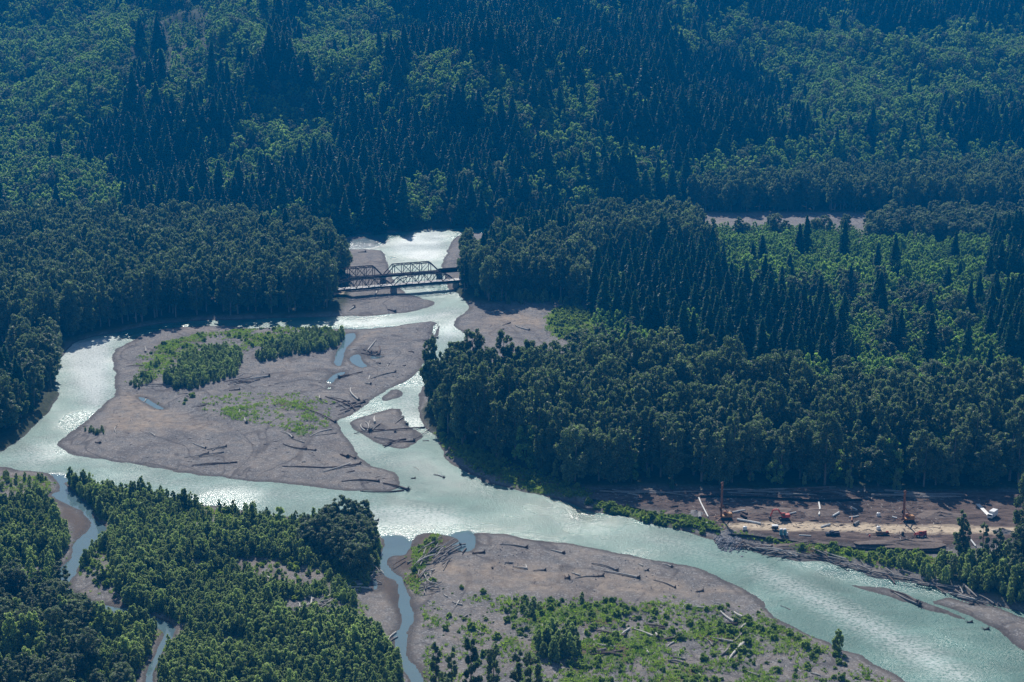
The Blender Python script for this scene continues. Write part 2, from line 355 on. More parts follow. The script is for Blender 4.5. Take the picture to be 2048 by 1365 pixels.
def ground_material():
    m, nt, out = mat('valley_ground')
    pos = posn(nt)
    fine = noise(nt, pos, 1.9, 5, 0.75)
    vor = nt.nodes.new('ShaderNodeTexVoronoi'); vor.inputs['Scale'].default_value = 1.6
    L(nt, pos, vor.inputs['Vector'])
    med = noise(nt, pos, 0.16, 5, 0.6); big = noise(nt, posn(nt, 1, 0.7, 1), 0.030, 4, 0.55, 0.6)
    g = mixc(nt, ramp(nt, fine, 0.34, 0.66), (0.086, 0.083, 0.084), (0.240, 0.228, 0.223))
    g = mixc(nt, math_(nt, 'MULTIPLY', ramp(nt, med, 0.42, 0.64), 0.62), g, (0.270, 0.230, 0.200))
    g = mixc(nt, math_(nt, 'MULTIPLY', ramp(nt, big, 0.5, 0.64), 0.6), g, (0.105, 0.096, 0.098))
    cs = nt.nodes.new('ShaderNodeSeparateColor'); L(nt, vor.outputs['Color'], cs.inputs[0])
    g = mixc(nt, math_(nt, 'MULTIPLY', ramp(nt, cs.outputs[0], 0.82, 0.9), 0.4), g, (0.42, 0.41, 0.41))
    # the lines old side channels leave: thin bands of coarse dark stones
    for sc_, lo, st_ in ((0.020, 0.016, 0.65), (0.045, 0.012, 0.45)):
        rn = noise(nt, posn(nt, 1, 0.55, 1), sc_, 2, 0.5, 1.6)
        g = mixc(nt, math_(nt, 'MULTIPLY', ramp(nt, math_(nt, 'ABSOLUTE', math_(nt, 'SUBTRACT', rn, 0.5)), lo, 0.0), st_), g, (0.060, 0.053, 0.055))
    sandc = mixc(nt, ramp(nt, noise(nt, pos, 0.5, 4), 0.35, 0.65), (0.25, 0.195, 0.155), (0.36, 0.295, 0.235))
    c = mixc(nt, math_(nt, 'MULTIPLY', attr(nt, 'sand'), ramp(nt, med, 0.25, 0.6)), g, sandc)
    mudc = mixc(nt, fine, (0.075, 0.058, 0.050), (0.155, 0.125, 0.105))
    c = mixc(nt, attr(nt, 'mud'), c, mudc)
    gn = noise(nt, pos, 0.55, 5, 0.7)
    grassc = mixc(nt, ramp(nt, gn, 0.35, 0.65), (0.055, 0.100, 0.022), (0.150, 0.200, 0.050))
    grassc = mixc(nt, ramp(nt, noise(nt, pos, 0.09, 4), 0.50, 0.60), grassc, (0.125, 0.085, 0.050))
    ga = math_(nt, 'ADD', attr(nt, 'grass'), math_(nt, 'MULTIPLY_ADD', noise(nt, pos, 0.35, 6, 0.85), 3.4, -1.7))
    c = mixc(nt, math_(nt, 'MULTIPLY', ramp(nt, ga, 0.42, 0.95), ramp(nt, attr(nt, 'grass'), 0.02, 0.25)), c, grassc)
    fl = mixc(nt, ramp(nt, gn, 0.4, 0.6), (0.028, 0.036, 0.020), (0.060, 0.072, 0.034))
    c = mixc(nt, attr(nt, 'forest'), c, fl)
    sn = noise(nt, posn(nt, 0.4, 1, 1), 0.35, 6, 0.75, 0.4)
    sitec = mixc(nt, ramp(nt, sn, 0.35, 0.68), (0.034, 0.023, 0.021), (0.200, 0.148, 0.128))
    c = mixc(nt, attr(nt, 'site'), c, sitec)
    roadc = mixc(nt, ramp(nt, noise(nt, pos, 0.6, 5, 0.7), 0.35, 0.65), (0.44, 0.35, 0.25), (0.62, 0.51, 0.38))
    c = mixc(nt, attr(nt, 'road'), c, roadc)
    # stones kept wet by the river are darker
    gp = nt.nodes.new('ShaderNodeNewGeometry'); sx = nt.nodes.new('ShaderNodeSeparateXYZ'); L(nt, gp.outputs['Position'], sx.inputs[0])
    wet = ramp(nt, math_(nt, 'ADD', sx.outputs[2], math_(nt, 'MULTIPLY', med, -0.25)), 0.14, -0.02)
    c = mixc(nt, math_(nt, 'MULTIPLY', wet, 0.7), c, (0.050, 0.043, 0.040))
    p = nd(nt, 'ShaderNodeBsdfPrincipled'); L(nt, c, p.inputs['Base Color'])
    L(nt, math_(nt, 'MULTIPLY_ADD', wet, -0.10, 0.95), p.inputs['Roughness'])
    p.inputs['Specular IOR Level'].default_value = 0.15
    b = nd(nt, 'ShaderNodeBump', Strength=0.9, Distance=0.4)
    L(nt, math_(nt, 'ADD', fine, math_(nt, 'MULTIPLY', med, 1.0)), b.inputs['Height']); L(nt, b.outputs[0], p.inputs['Normal'])
    L(nt, p.outputs[0], out.inputs['Surface'])
    return m
def water_material():
    m, nt, out = mat('glacial_water')
    chop = attr(nt, 'chop'); foam_glint = attr(nt, 'foam_glint'); clear = attr(nt, 'clear')
    pos = posn(nt, 0.75, 1.0, 1)
    n1 = noise(nt, pos, 0.9, 5, 0.72, 0.05); n2 = noise(nt, posn(nt, 0.5, 1, 1), 2.2, 4, 0.7, 0.0)
    n3 = noise(nt, pos, 0.045, 4, 0.6, 0.8)
    base = mixc(nt, ramp(nt, n3, 0.35, 0.66), (0.026, 0.112, 0.088), (0.085, 0.225, 0.190))
    base = mixc(nt, clear, base, (0.100, 0.150, 0.180))  # blue-grey sky reflection painted into the calm water's base colour
    fo = math_(nt, 'MULTIPLY', foam_glint, ramp(nt, math_(nt, 'ADD', n1, math_(nt, 'MULTIPLY', foam_glint, 0.18)), 0.49, 0.64), clamp=True)
    base = mixc(nt, fo, base, (0.72, 0.76, 0.74))  # white for riffle foam, with sun glint painted in as well
    p = nd(nt, 'ShaderNodeBsdfPrincipled'); L(nt, base, p.inputs['Base Color']); p.inputs['IOR'].default_value = 1.48
    L(nt, math_(nt, 'ADD', math_(nt, 'MULTIPLY_ADD', chop, 0.47, 0.06), math_(nt, 'MULTIPLY', fo, 0.4)), p.inputs['Roughness'])
    b = nd(nt, 'ShaderNodeBump', Distance=0.42)
    L(nt, math_(nt, 'MULTIPLY_ADD', chop, 1.9, 0.012), b.inputs['Strength'])
    L(nt, math_(nt, 'ADD', n1, math_(nt, 'MULTIPLY', n2, 0.35)), b.inputs['Height']); L(nt, b.outputs[0], p.inputs['Normal'])
    L(nt, p.outputs[0], out.inputs['Surface'])
    return m

# ------------------------------------------------------------------ mesh helpers
def np_mesh(name, V, F, m=None, midx=None, mats=None):
    me = bpy.data.meshes.new(name)
    V = np.asarray(V, np.float32); F = np.asarray(F, np.int32); k = F.shape[1]
    me.vertices.add(len(V)); me.vertices.foreach_set('co', V.ravel())
    me.loops.add(F.size); me.loops.foreach_set('vertex_index', F.ravel())
    me.polygons.add(len(F)); me.polygons.foreach_set('loop_start', np.arange(0, F.size, k, dtype=np.int32))
    try: me.polygons.foreach_set('loop_total', np.full(len(F), k, np.int32))
    except Exception: pass
    for q in (mats or [m]): me.materials.append(q)
    if midx is not None: me.polygons.foreach_set('material_index', np.asarray(midx, np.int32))
    me.update(calc_edges=True)
    return me
class MB:
    def __init__(s): s.v = []; s.f = []
    def add(s, vs, fs):
        o = len(s.v); s.v += [tuple(v) for v in vs]; s.f += [tuple(i + o for i in f) for f in fs]
    def box(s, c, d, rz=0.0, tilt=None, bev=0.0):
        R = Matrix.Rotation(rz, 3, 'Z')
        if tilt is not None: R = R @ tilt
        hx, hy, hz = d[0] / 2, d[1] / 2, d[2] / 2
        if bev <= 0:
            vs = [Vector(c) + R @ Vector((a * hx, b * hy, e * hz)) for a in (-1, 1) for b in (-1, 1) for e in (-1, 1)]
            s.add(vs, [(0, 1, 3, 2), (4, 6, 7, 5), (0, 4, 5, 1), (2, 3, 7, 6), (0, 2, 6, 4), (1, 5, 7, 3)])
        else:   # bevelled top edges
            vs = [Vector(c) + R @ Vector((a * (hx - (bev if e else 0)), b * (hy - (bev if e else 0)), z)) for z, e in ((-hz, 0), (hz - bev, 0), (hz, 1)) for a, b in ((-1, -1), (1, -1), (1, 1), (-1, 1))]
            fs = [(3, 2, 1, 0), (8, 9, 10, 11)]
            for k in (0, 4):
                for i in range(4): j = (i + 1) % 4; fs.append((k + i, k + j, k + 4 + j, k + 4 + i))
            s.add(vs, fs)
    def bar(s, p, q, w, h=None):
        h = h or w; p = Vector(p); q = Vector(q); d = (q - p).normalized()
        up = Vector((0, 0, 1)) if abs(d.z) < 0.95 else Vector((1, 0, 0))
        a = d.cross(up).normalized() * w / 2; b = a.cross(d).normalized() * h / 2
        vs = [p - a - b, p + a - b, p + a + b, p - a + b, q - a - b, q + a - b, q + a + b, q - a + b]
        s.add(vs, [(0, 1, 2, 3), (7, 6, 5, 4), (0, 4, 5, 1), (1, 5, 6, 2), (2, 6, 7, 3), (3, 7, 4, 0)])
    def tube(s, pts, rad, n=8):
        pts = [Vector(p) for p in pts]; o = len(s.v); a = None
        for i, p in enumerate(pts):
            d = (pts[min(i + 1, len(pts) - 1)] - pts[max(i - 1, 0)]).normalized()
            if a is None:
                up = Vector((0, 0, 1)) if abs(d.z) < 0.9 else Vector((1, 0, 0)); a = d.cross(up).normalized()
            a = (a - d * a.dot(d)).normalized(); b = d.cross(a)
            for k in range(n):
                t = 2 * math.pi * k / n; s.v.append(tuple(p + (a * math.cos(t) + b * math.sin(t)) * rad[i]))
        for i in range(len(pts) - 1):
            for k in range(n):
                k2 = (k + 1) % n; s.f.append((o + i * n + k, o + i * n + k2, o + (i + 1) * n + k2, o + (i + 1) * n + k))
        s.f.append(tuple(o + k for k in reversed(range(n)))); s.f.append(tuple(o + (len(pts) - 1) * n + k for k in range(n)))
    def mesh(s, name, m):
        me = bpy.data.meshes.new(name); me.from_pydata(s.v, [], s.f); me.materials.append(m); me.update(); return me
def link(name, me, parent=None):
    o = bpy.data.objects.new(name, me); COL.objects.link(o)
    if parent is not None: o.parent = parent
    return o
def tag(o, label=None, cat=None, group=None, kind=None):
    if label: o['label'] = label
    if cat: o['category'] = cat
    if group: o['group'] = group
    if kind: o['kind'] = kind
    return o
def thing(name, loc, label, cat, group=None, rz=0.0):
    o = bpy.data.objects.new(name, None); COL.objects.link(o); o.location = loc; o.rotation_euler = (0, 0, rz)
    o.empty_display_size = 0.5
    return tag(o, label, cat, group)
def part(mb, name, m, parent, label=None):
    o = link(name, mb.mesh(name, m), parent)
    if label: o['label'] = label
    return o
def copy_tree(root, loc, rz, scale):
    r = root.copy(); COL.objects.link(r); r.location = loc; r.rotation_euler = (0, 0, rz); r.scale = scale
    for ch in root.children:
        c = ch.copy(); COL.objects.link(c); c.parent = r
    return r

# ------------------------------------------------------------------ ground and water
def axis(segs):
    out = []
    for a, b, st in segs:
        n = max(1, int(round((b - a) / st))); out += list(np.linspace(a, b, n, endpoint=False))
    out.append(segs[-1][1]); return np.array(out)
xs = axis([(-3000, -1000, 80), (-1000, -600, 14), (-600, -330, 4), (-330, 330, 1.0), (330, 600, 4), (600, 1000, 14), (1000, 3000, 80)])
ys = axis([(-400, 420, 60), (420, 480, 4), (480, 900, 1.05), (900, 1400, 1.7), (1400, 2300, 7), (2300, 3600, 65)])
GX, GY = np.meshgrid(xs, ys)
gx = GX.ravel(); gy = GY.ravel()
SD = land_sdf(gx, gy)
COV = build_cover(gx, gy, SD)
def height(x, y, sd, forest, site, grass):
    solid = np.clip(np.maximum(np.maximum(forest, site), grass * 0.6), 0, 1)
    low = np.minimum(np.maximum(sd, 0) * 0.07, 0.9) + 0.03
    high = np.minimum(np.maximum(sd, 0) * 0.6, 2.2)
    h = low * (1 - solid) + high * solid
    h = h + np.clip(sd / 8, 0, 1) * (0.35 * fbm(x, y, 16, 101, 3) + 0.10 * vnoise(x, y, 2.2, 113))
    h = np.where(sd < 0, np.maximum(sd * 0.12, -1.5) - 0.03, h)
    return h + hill(x, y)
gz = height(gx, gy, SD, COV['forest'], COV['site'], COV['grass'])
nx, ny = len(xs), len(ys)
idx = np.arange(nx * ny).reshape(ny, nx)
F = np.stack([idx[:-1, :-1], idx[:-1, 1:], idx[1:, 1:], idx[1:, :-1]], -1).reshape(-1, 4)
me = np_mesh('ground', np.stack([gx, gy, gz], 1), F, ground_material())
for k, v in COV.items():
    a = me.attributes.new(k, 'FLOAT', 'POINT'); a.data.foreach_set('value', v.astype(np.float32))
me.polygons.foreach_set('use_smooth', np.ones(len(F), bool))
ground = link('ground', me); tag(ground, kind='structure')
GZ = gz.reshape(ny, nx); SDG = SD.reshape(ny, nx)
def samp(G, x, y):
    x = np.atleast_1d(x).astype(float); y = np.atleast_1d(y).astype(float)
    i = np.clip(np.searchsorted(xs, x) - 1, 0, nx - 2); j = np.clip(np.searchsorted(ys, y) - 1, 0, ny - 2)
    fx = np.clip((x - xs[i]) / (xs[i + 1] - xs[i]), 0, 1); fy = np.clip((y - ys[j]) / (ys[j + 1] - ys[j]), 0, 1)
    return (G[j, i] * (1 - fx) + G[j, i + 1] * fx) * (1 - fy) + (G[j + 1, i] * (1 - fx) + G[j + 1, i + 1] * fx) * fy
def gz1(x, y): return float(samp(GZ, x, y)[0])

# river surface: one sheet at z = 0, with choppy and calm reaches; the foam whites include painted sun glint
wxs = axis([(-1000, -350, 20), (-350, 350, 2.5), (350, 1000, 20)]); wys = axis([(300, 500, 10), (500, 1500, 3.0), (1500, 1700, 20)])
WX, WY = np.meshgrid(wxs, wys); wx_, wy_ = WX.ravel(), WY.ravel()
def blob(pts, soft): return np.clip(fsdf(wx_, wy_, pts, 40) / soft + 0.5, 0, 1)
calm = np.zeros(wx_.shape); clear = np.zeros(wx_.shape); foam_glint = np.zeros(wx_.shape); chop = np.full(wx_.shape, 0.62)
CALM = [[(90,950),(130,950),(250,1060),(400,1260),(330,1500),(250,1500),(100,1200)], [(755,1075),(815,1075),(850,1140),(860,1500),(780,1500),(740,1150)],
        [(900,1072),(950,1064),(960,1100),(930,1115),(895,1098)], [(650,690),(770,690),(770,750),(640,775)], [(265,785),(340,815),(330,825),(265,800)],
        [(675,660),(720,660),(700,700),(670,735)]]
for z in CALM: calm = np.maximum(calm, np.clip(blob(z, 6) * 2.0, 0, 1))
semi = np.maximum(blob([(1540,1112),(1650,1122),(1870,1172),(1990,1208),(1900,1195),(1800,1182),(1700,1165),(1600,1140)], 6),
                  blob([(830,900),(900,925),(1000,975),(1000,1000),(900,990),(820,950),(780,925)], 12) * 0.75)
semi = np.maximum(semi, blob([(980,975),(1180,1015),(1400,1078),(1360,1112),(1180,1085),(1080,1060),(980,1020)], 22) * 0.8)
semi = np.maximum(semi, blob([(676,640),(684,850),(760,910),(720,830),(830,770),(700,820)], 8) * 0.0)
FOAM_GLINT = [([(110,690),(160,682),(240,668),(230,700),(230,800),(180,830),(130,760)], .9), ([(640,643),(760,640),(860,625),(930,612),(940,625),(860,645),(700,655)], .6),
        ([(770,490),(840,462),(895,460),(895,500),(880,525),(790,515)], .8), ([(800,790),(835,790),(845,850),(820,855),(805,820)], .8),
        ([(905,635),(945,620),(900,660),(935,668),(870,690),(885,650)], .8),
        ([(700,1010),(900,1010),(960,1050),(800,1060),(640,1030)], .55), ([(1250,1060),(1400,1085),(1520,1150),(1400,1120)], .35),
        ([(1480,1120),(1600,1165),(1850,1290),(1960,1365),(1900,1365),(1700,1250),(1540,1170)], .8),
        ([(0,920),(60,880),(110,880),(140,920),(60,940)], .45), ([(690,870),(760,905),(800,935),(760,925),(700,890)], .5),
        ([(250,945),(500,975),(760,1000),(780,1010),(500,1000),(250,965)], .4)]
for z, a in FOAM_GLINT: foam_glint = np.maximum(foam_glint, blob(z, 14) * a)  # riffle foam plus sun glint painted as white patches
chop = np.clip(chop + foam_glint * 0.3, 0, 1) * (1 - calm) * (1 - 0.5 * semi) * np.clip(0.95 + 0.9 * fbm(wx_, wy_, 38, 401, 4) * 1.7, 0.5, 1.35)
clear = np.maximum(calm * 0.85, blob([(560,470),(770,470),(770,490),(740,500),(560,505)], 8) * 0.8)  # clear: where the painted sky reflection tints the water
clear = np.maximum(clear, semi * 0.15)
chop *= (1 - 0.6 * blob([(560,470),(770,470),(770,490),(740,500),(560,505)], 8))
wi = np.arange(len(wxs) * len(wys)).reshape(len(wys), len(wxs))
WF = np.stack([wi[:-1, :-1], wi[:-1, 1:], wi[1:, 1:], wi[1:, :-1]], -1).reshape(-1, 4)
wme = np_mesh('river', np.stack([wx_, wy_, np.zeros(len(wx_))], 1), WF, water_material())
for k, v in (('chop', chop), ('foam_glint', foam_glint), ('clear', clear)):
    a = wme.attributes.new(k, 'FLOAT', 'POINT'); a.data.foreach_set('value', v.astype(np.float32))
river = link('river', wme); tag(river, kind='structure')
# ------------------------------------------------------------------ vegetation prototypes
def leaf_quads(C, size, r, up=0.5, stretch=1.5, radial=None):
    """leaf clumps: small quads round the centres C"""
    n = len(C)
    nrm = r.normal(size=(n, 3)); nrm[:, 2] += up * 1.5
    if radial is not None: nrm += radial
    nrm /= np.linalg.norm(nrm, axis=1, keepdims=True)
    t = r.normal(size=(n, 3)); t -= nrm * (t * nrm).sum(1, keepdims=True); t /= np.linalg.norm(t, axis=1, keepdims=True)
    b = np.cross(nrm, t); s = size * r.uniform(0.6, 1.4, (n, 1))
    t = t * s * stretch / 2; b = b * s / 2
    V = np.stack([C - t * 1.0, C + b * 0.8 - t * 0.1, C + t, C - b * 0.8 + t * 0.1], 1).reshape(-1, 3)
    return V, np.arange(4 * n).reshape(-1, 4)
def lobes_crown(r, h, z0, R, nl, per, leaf, lobe=(0.16, 0.30), shape=0.9, sx=1.0, gap=0.0):
    """crown built from many leafy lobes carried at the ends of limbs; returns leaf centres and limb tips"""
    tips = []; pts = []; rad = []
    for i in range(nl):
        t = (i + r.random()) / nl
        prof = math.sin(math.pi * (0.12 + 0.80 * t) ** shape) ** 0.6
        rr = R * prof * math.sqrt(r.uniform(0.15, 1.0)); a = r.uniform(0, 2 * math.pi)
        c = np.array([rr * math.cos(a) * sx, rr * math.sin(a), z0 + (h - z0) * (0.04 + 0.90 * t)])
        lr = R * r.uniform(*lobe) * (1.15 - 0.45 * t)
        tips.append(c)
        n = int(per * (lr / (R * 0.23)) ** 2)
        d = r.normal(size=(n, 3)); d /= np.linalg.norm(d, axis=1, keepdims=True)
        q = c + d * lr * r.uniform(0.55, 1.1, (n, 1)) * np.array([1, 1, 1.25])
        pts.append(q); rad.append(d)
    return np.concatenate(pts), np.concatenate(rad), tips
def broadleaf(seed, h, z0, R, nl, per, leaf, m, bark, tr=0.35, limbs=8, **kw):
    r = np.random.default_rng(seed)
    C, D, tips = lobes_crown(r, h, z0, R, nl, per, leaf, **kw)
    V, Fq = leaf_quads(C, leaf, r, radial=D * 0.8)
    crown = np_mesh('crown', V, Fq, m)
    mb = MB(); lx, ly = r.normal(0, 0.02 * h, 2)
    ax = [(0, 0, -0.6), (lx * 0.1, ly * 0.1, h * 0.25), (lx * 0.5, ly * 0.5, h * 0.55), (lx, ly, h * 0.92)]
    mb.tube(ax, [tr * 1.3, tr, tr * 0.65, tr * 0.12], 7)
    for c in sorted(tips, key=lambda c: c[2])[:: max(1, len(tips) // limbs)]:
        zz = max(h * 0.12, c[2] - R * 0.55); k = zz / (h * 0.92)
        s = np.array([lx * k, ly * k, zz]); mid = s * 0.45 + c * 0.55 + np.array([0, 0, -0.15 * R])
        mb.tube([s, mid, c], [tr * 0.38 * (1.1 - k), tr * 0.25 * (1.1 - k), tr * 0.06], 5)
    return crown, mb.mesh('trunk', bark)
def conifer(seed, h, R, nb, per, leaf, m, bark, z0=0.06, pw=0.85):
    r = np.random.default_rng(seed); pts = []; nr = []
    for i in range(nb):
        t = ((i + r.random()) / nb) ** 0.9
        z = h * (z0 + (1 - z0) * t); Rm = R * ((1 - t) ** pw) * r.uniform(0.55, 1.12) + 0.25
        a = r.uniform(0, 2 * math.pi); n = max(3, int(per * (Rm / R + 0.15)))
        s = r.uniform(0.0, 1.0, n) ** 0.75; w = (1 - s * 0.6) * 0.20 * Rm * r.normal(size=n)
        x = s * Rm * math.cos(a) - w * math.sin(a); y = s * Rm * math.sin(a) + w * math.cos(a)
        zz = z - s * Rm * 0.42 + r.normal(size=n) * 0.18
        pts.append(np.stack([x, y, zz], 1)); nr.append(np.tile([math.cos(a) * 0.9, math.sin(a) * 0.9, 1.2], (n, 1)))
    V, Fq = leaf_quads(np.concatenate(pts), leaf, r, up=0.4, stretch=1.5, radial=np.concatenate(nr))
    crown = np_mesh('crown', V, Fq, m)
    mb = MB(); mb.tube([(0, 0, -1.0), (0, 0, h * 0.5), (0, 0, h * 0.8)], [h * 0.009, h * 0.003, 0.01], 6)
    return crown, mb.mesh('trunk', bark)
def join_mesh(name, a, b):
    """crown and trunk in one mesh, for trees too small in view to show their parts"""
    def arr(m):
        v = np.empty(len(m.vertices) * 3, np.float32); m.vertices.foreach_get('co', v)
        return v.reshape(-1, 3), [tuple(p.vertices) for p in m.polygons]
    va, fa = arr(a); vb, fb = arr(b)
    me = bpy.data.meshes.new(name)
    fb = [tuple(i + len(va) for i in f) for f in fb]
    me.from_pydata(np.concatenate([va, vb]).tolist(), [], fa + fb)
    me.materials.append(a.materials[0]); me.materials.append(b.materials[0])
    me.polygons.foreach_set('material_index', np.array([0] * len(fa) + [1] * len(fb), np.int32)); me.update()
    return me
PR = {}
PR['cotton'] = [broadleaf(10 + i, 30 + [0,2,-3,1,-5,3][i], [4,6,3,5,3,8][i], [4.5,5.8,5.1,4.2,6.7,4.9][i], [46,60,50,40,62,44][i], 150, 0.62, M['cotton'], M['palebark'], tr=0.42, limbs=12, shape=0.95, lobe=(0.17, 0.36)) for i in range(6)]
PR['slim'] = [broadleaf(30 + i, 24, 2.5, 2.3 + 0.35 * (i % 2), 30, 70, 0.5, M['cotton'], M['bark'], tr=0.26, limbs=16, lobe=(0.22, 0.45)) for i in range(4)]
PR['alder'] = [broadleaf(50 + i, 13, 1.0, 3.6 + 0.4 * (i % 2), 26, 110, 0.55, M['alder'], M['bark'], tr=0.2, limbs=6) for i in range(4)]
PR['willow'] = [broadleaf(70 + i, 7.0, 0.1, 1.2 + 0.25 * (i % 3), 30, 85, 0.24, M['willow'], M['bark'], tr=0.08, limbs=5, shape=0.72, lobe=(0.2, 0.5)) for i in range(5)]
PR['conifer'] = [conifer(90 + i, 38, 7.6 + 0.8 * (i % 3), 230, 46, 1.2, M['conifer'], M['bark'], pw=0.75 + 0.1 * (i % 2)) for i in range(5)]
PR['shrub'] = [broadleaf(110 + i, 2.0, -0.1, 1.25, 14, 34, 0.33, M['shrub'], M['bark'], tr=0.05, limbs=4, lobe=(0.3, 0.5)) for i in range(4)]
HREF = dict(cotton=30, slim=24, alder=13, willow=7.0, conifer=38, shrub=2.0)

# ------------------------------------------------------------------ where the plants stand
def scatter(x0, x1, y0, y1, sp):
    nx_, ny_ = int((x1 - x0) / sp), int((y1 - y0) / sp)
    X, Y = np.meshgrid(np.arange(nx_), np.arange(ny_))
    X = x0 + (X + rng.uniform(0, 1, X.shape)) * sp; Y = y0 + (Y + rng.uniform(0, 1, Y.shape)) * sp
    return X.ravel(), Y.ravel()
def zone_pts(pts, sp, margin=0.0, wob=3.0):
    pg = smooth(poly(pts), 1); lo = pg.min(0); hi = pg.max(0)
    # keep to what the frame (with a margin for side steps) can see
    x, y = scatter(max(lo[0], -750), min(hi[0], 750), max(lo[1], 430), min(hi[1], 1800), sp)
    wx = x + wob * fbm(x, y, 18, 51, 3); wy = y + wob * fbm(x, y, 18, 55, 3)
    k = sdf_poly(wx, wy, pg, 30) > margin
    x, y = x[k], y[k]
    u, v, zc = project(x, y, 10)
    k = (u > -260) & (u < 2310) & (v < 1560); x, y = x[k], y[k]
    return x, y
roadY = lambda x: np.interp(x, [P(-200, 604)[0], P(690, 592)[0]], [P(-200, 604)[1], P(690, 592)[1]])
PL = []          # kind, x, y, height, zone
def put(kind, x, y, h, zone, shore=1.5):
    sd = samp(SDG, x, y); k = sd > shore; rd = np.abs(y - roadY(x)) > (7 if kind != 'shrub' else 4)
    k &= rd | (x > P(690, 592)[0])
    for a, b, c in zip(x[k], y[k], np.broadcast_to(h, x.shape)[k]): PL.append((kind, a, b, c, zone))
def U(a, b, n): return rng.uniform(a, b, n)
# forest on the right bank
x, y = zone_pts(Z_FORESTS['A'], 7.9, 1.0); u, v, _ = project(x, y, 0)
n = fbm(x, y, 60, 201, 2)
h = U(21, 36, len(x)) + 7 * n
ka = rng.random(len(x)) < 0.10
put('cotton', x[~ka], y[~ka], h[~ka], 'A', 3); put('alder', x[ka], y[ka], h[ka] * 0.62, 'A', 3)
x, y = zone_pts(Z_FORESTS['A'], 16, -1); put('willow', x, y, U(4, 9, len(x)), 'A', 2)
x, y = zone_pts(Z_FORESTS['E'], 7.8, 0.5)
kc = (fbm(x, y, 45, 221, 2) > 0.28) & (y > P(1100, 575)[1])
put('cotton', x[~kc], y[~kc], U(24, 33, (~kc).sum()), 'E', 2); put('conifer', x[kc], y[kc], U(28, 38, kc.sum()), 'E', 2)
x, y = zone_pts([(930,600),(1000,614),(1100,612),(1170,626),(1175,612),(1060,600),(960,596)], 5, 0); put('willow', x, y, U(4, 8, len(x)), 'E', 2)
x, y = zone_pts(Z_CON, 9.8, 0, 6)
km = (fbm(x, y, 40, 231, 2) > 0.36) | (rng.random(len(x)) < 0.07)
put('conifer', x[~km], y[~km], U(15, 34, (~km).sum()), 'M'); put('alder', x[km], y[km], U(10, 17, km.sum()), 'M')
x, y = zone_pts(Z_ALD, 6.4, 0, 6); q = fbm(x, y, 50, 241, 3); u, v, _ = project(x, y, 0)
kc = ((q > 0.72) | ((u > 1975) & ((v < 590) | ((v > 640) & (v < 790))) & (q > 0.12)) | ((u > 1700) & (v > 640) & (v < 780) & (q > 0.4))) & ((v > 570) | (u > 1950)) | ((v > 520) & (rng.random(len(x)) < 0.02))
kx = (~kc) & (v > 600) & (rng.random(len(x)) < 0.06 + 0.4 * np.clip(fbm(x, y, 35, 341, 2) + 0.15, 0, 0.6))
put('cotton', x[kx], y[kx], U(13, 21, kx.sum()), 'L'); kc2 = kc | kx
put('alder', x[~kc2], y[~kc2], (U(6, 16, (~kc2).sum()) + 9 * fbm(x[~kc2], y[~kc2], 28, 331, 3)).clip(3.5) * np.where(v[~kc2] < 560, 0.85, 1.0), 'L'); put('conifer', x[kc], y[kc], U(18, 34, kc.sum()), 'L')
x, y = zone_pts(Z_FORESTS['C'], 8.0, -4)
kc = fbm(x, y, 40, 251, 2) > 0.40
put('cotton', x[~kc], y[~kc], U(24, 33, (~kc).sum()), 'C', 2); put('conifer', x[kc], y[kc], U(26, 36, kc.sum()), 'C', 2)
x, y = zone_pts(Z_FORESTS['D'], 7.0, -4)
u, v, _ = project(x, y, 0); k = ~((v > 680) & (v < 800) & (u < 34))
x, y = x[k], y[k]; kc = fbm(x, y, 30, 261, 2) > 0.30
put('cotton', x[~kc], y[~kc], U(15, 25, (~kc).sum()), 'D', 1); put('conifer', x[kc], y[kc], U(20, 32, kc.sum()), 'D', 1)
for z in ('R', 'R2'):
    x, y = zone_pts(Z_FORESTS[z], 8.2, 0.5); put('cotton', x, y, U(22, 33, len(x)) if z == 'R' else U(14, 20, len(x)), z)
x, y = zone_pts([(1370,466),(1720,464),(1740,499),(1380,502)], 6.0, 0); put('alder', x, y, U(5, 10, len(x)), 'R2')
for (a, b, hh) in ((1478,478,17), (1490,480,15), (1540,474,16), (1552,478,18), (1572,476,15), (1630,474,17), (1648,476,16), (1690,470,15), (1400,482,16)):
    px, py = P(a, b); PL.append(('cotton', px, py, hh, 'R2'))
x, y = zone_pts(Z_FORESTS['I'], 6.0, 0.0); put('willow', x, y, U(6, 12, len(x)), 'I', 1)
for (a, b, hh, kd) in ((1918,1132,22,'slim'), (1924,1136,19,'slim'), (1962,1148,19,'slim'), (1990,1156,18,'slim'), (2046,1118,31,'cotton'), (2075,1130,30,'cotton'), (2040,1150,20,'cotton'), (2030,1185,14,'cotton'), (2110,1150,26,'cotton'), (1905,1165,9,'slim'), (2012,1160,15,'slim')):
    px, py = P(a, b); PL.append((kd, px, py, hh, 'I'))
x, y = zone_pts([(1850,1135),(1900,1128),(2000,1118),(2300,1105),(2300,1300),(2048,1222),(1990,1203),(1890,1177),(1840,1160)], 3.6, 0); put('willow', x, y, U(3, 8, len(x)), 'I', 1)
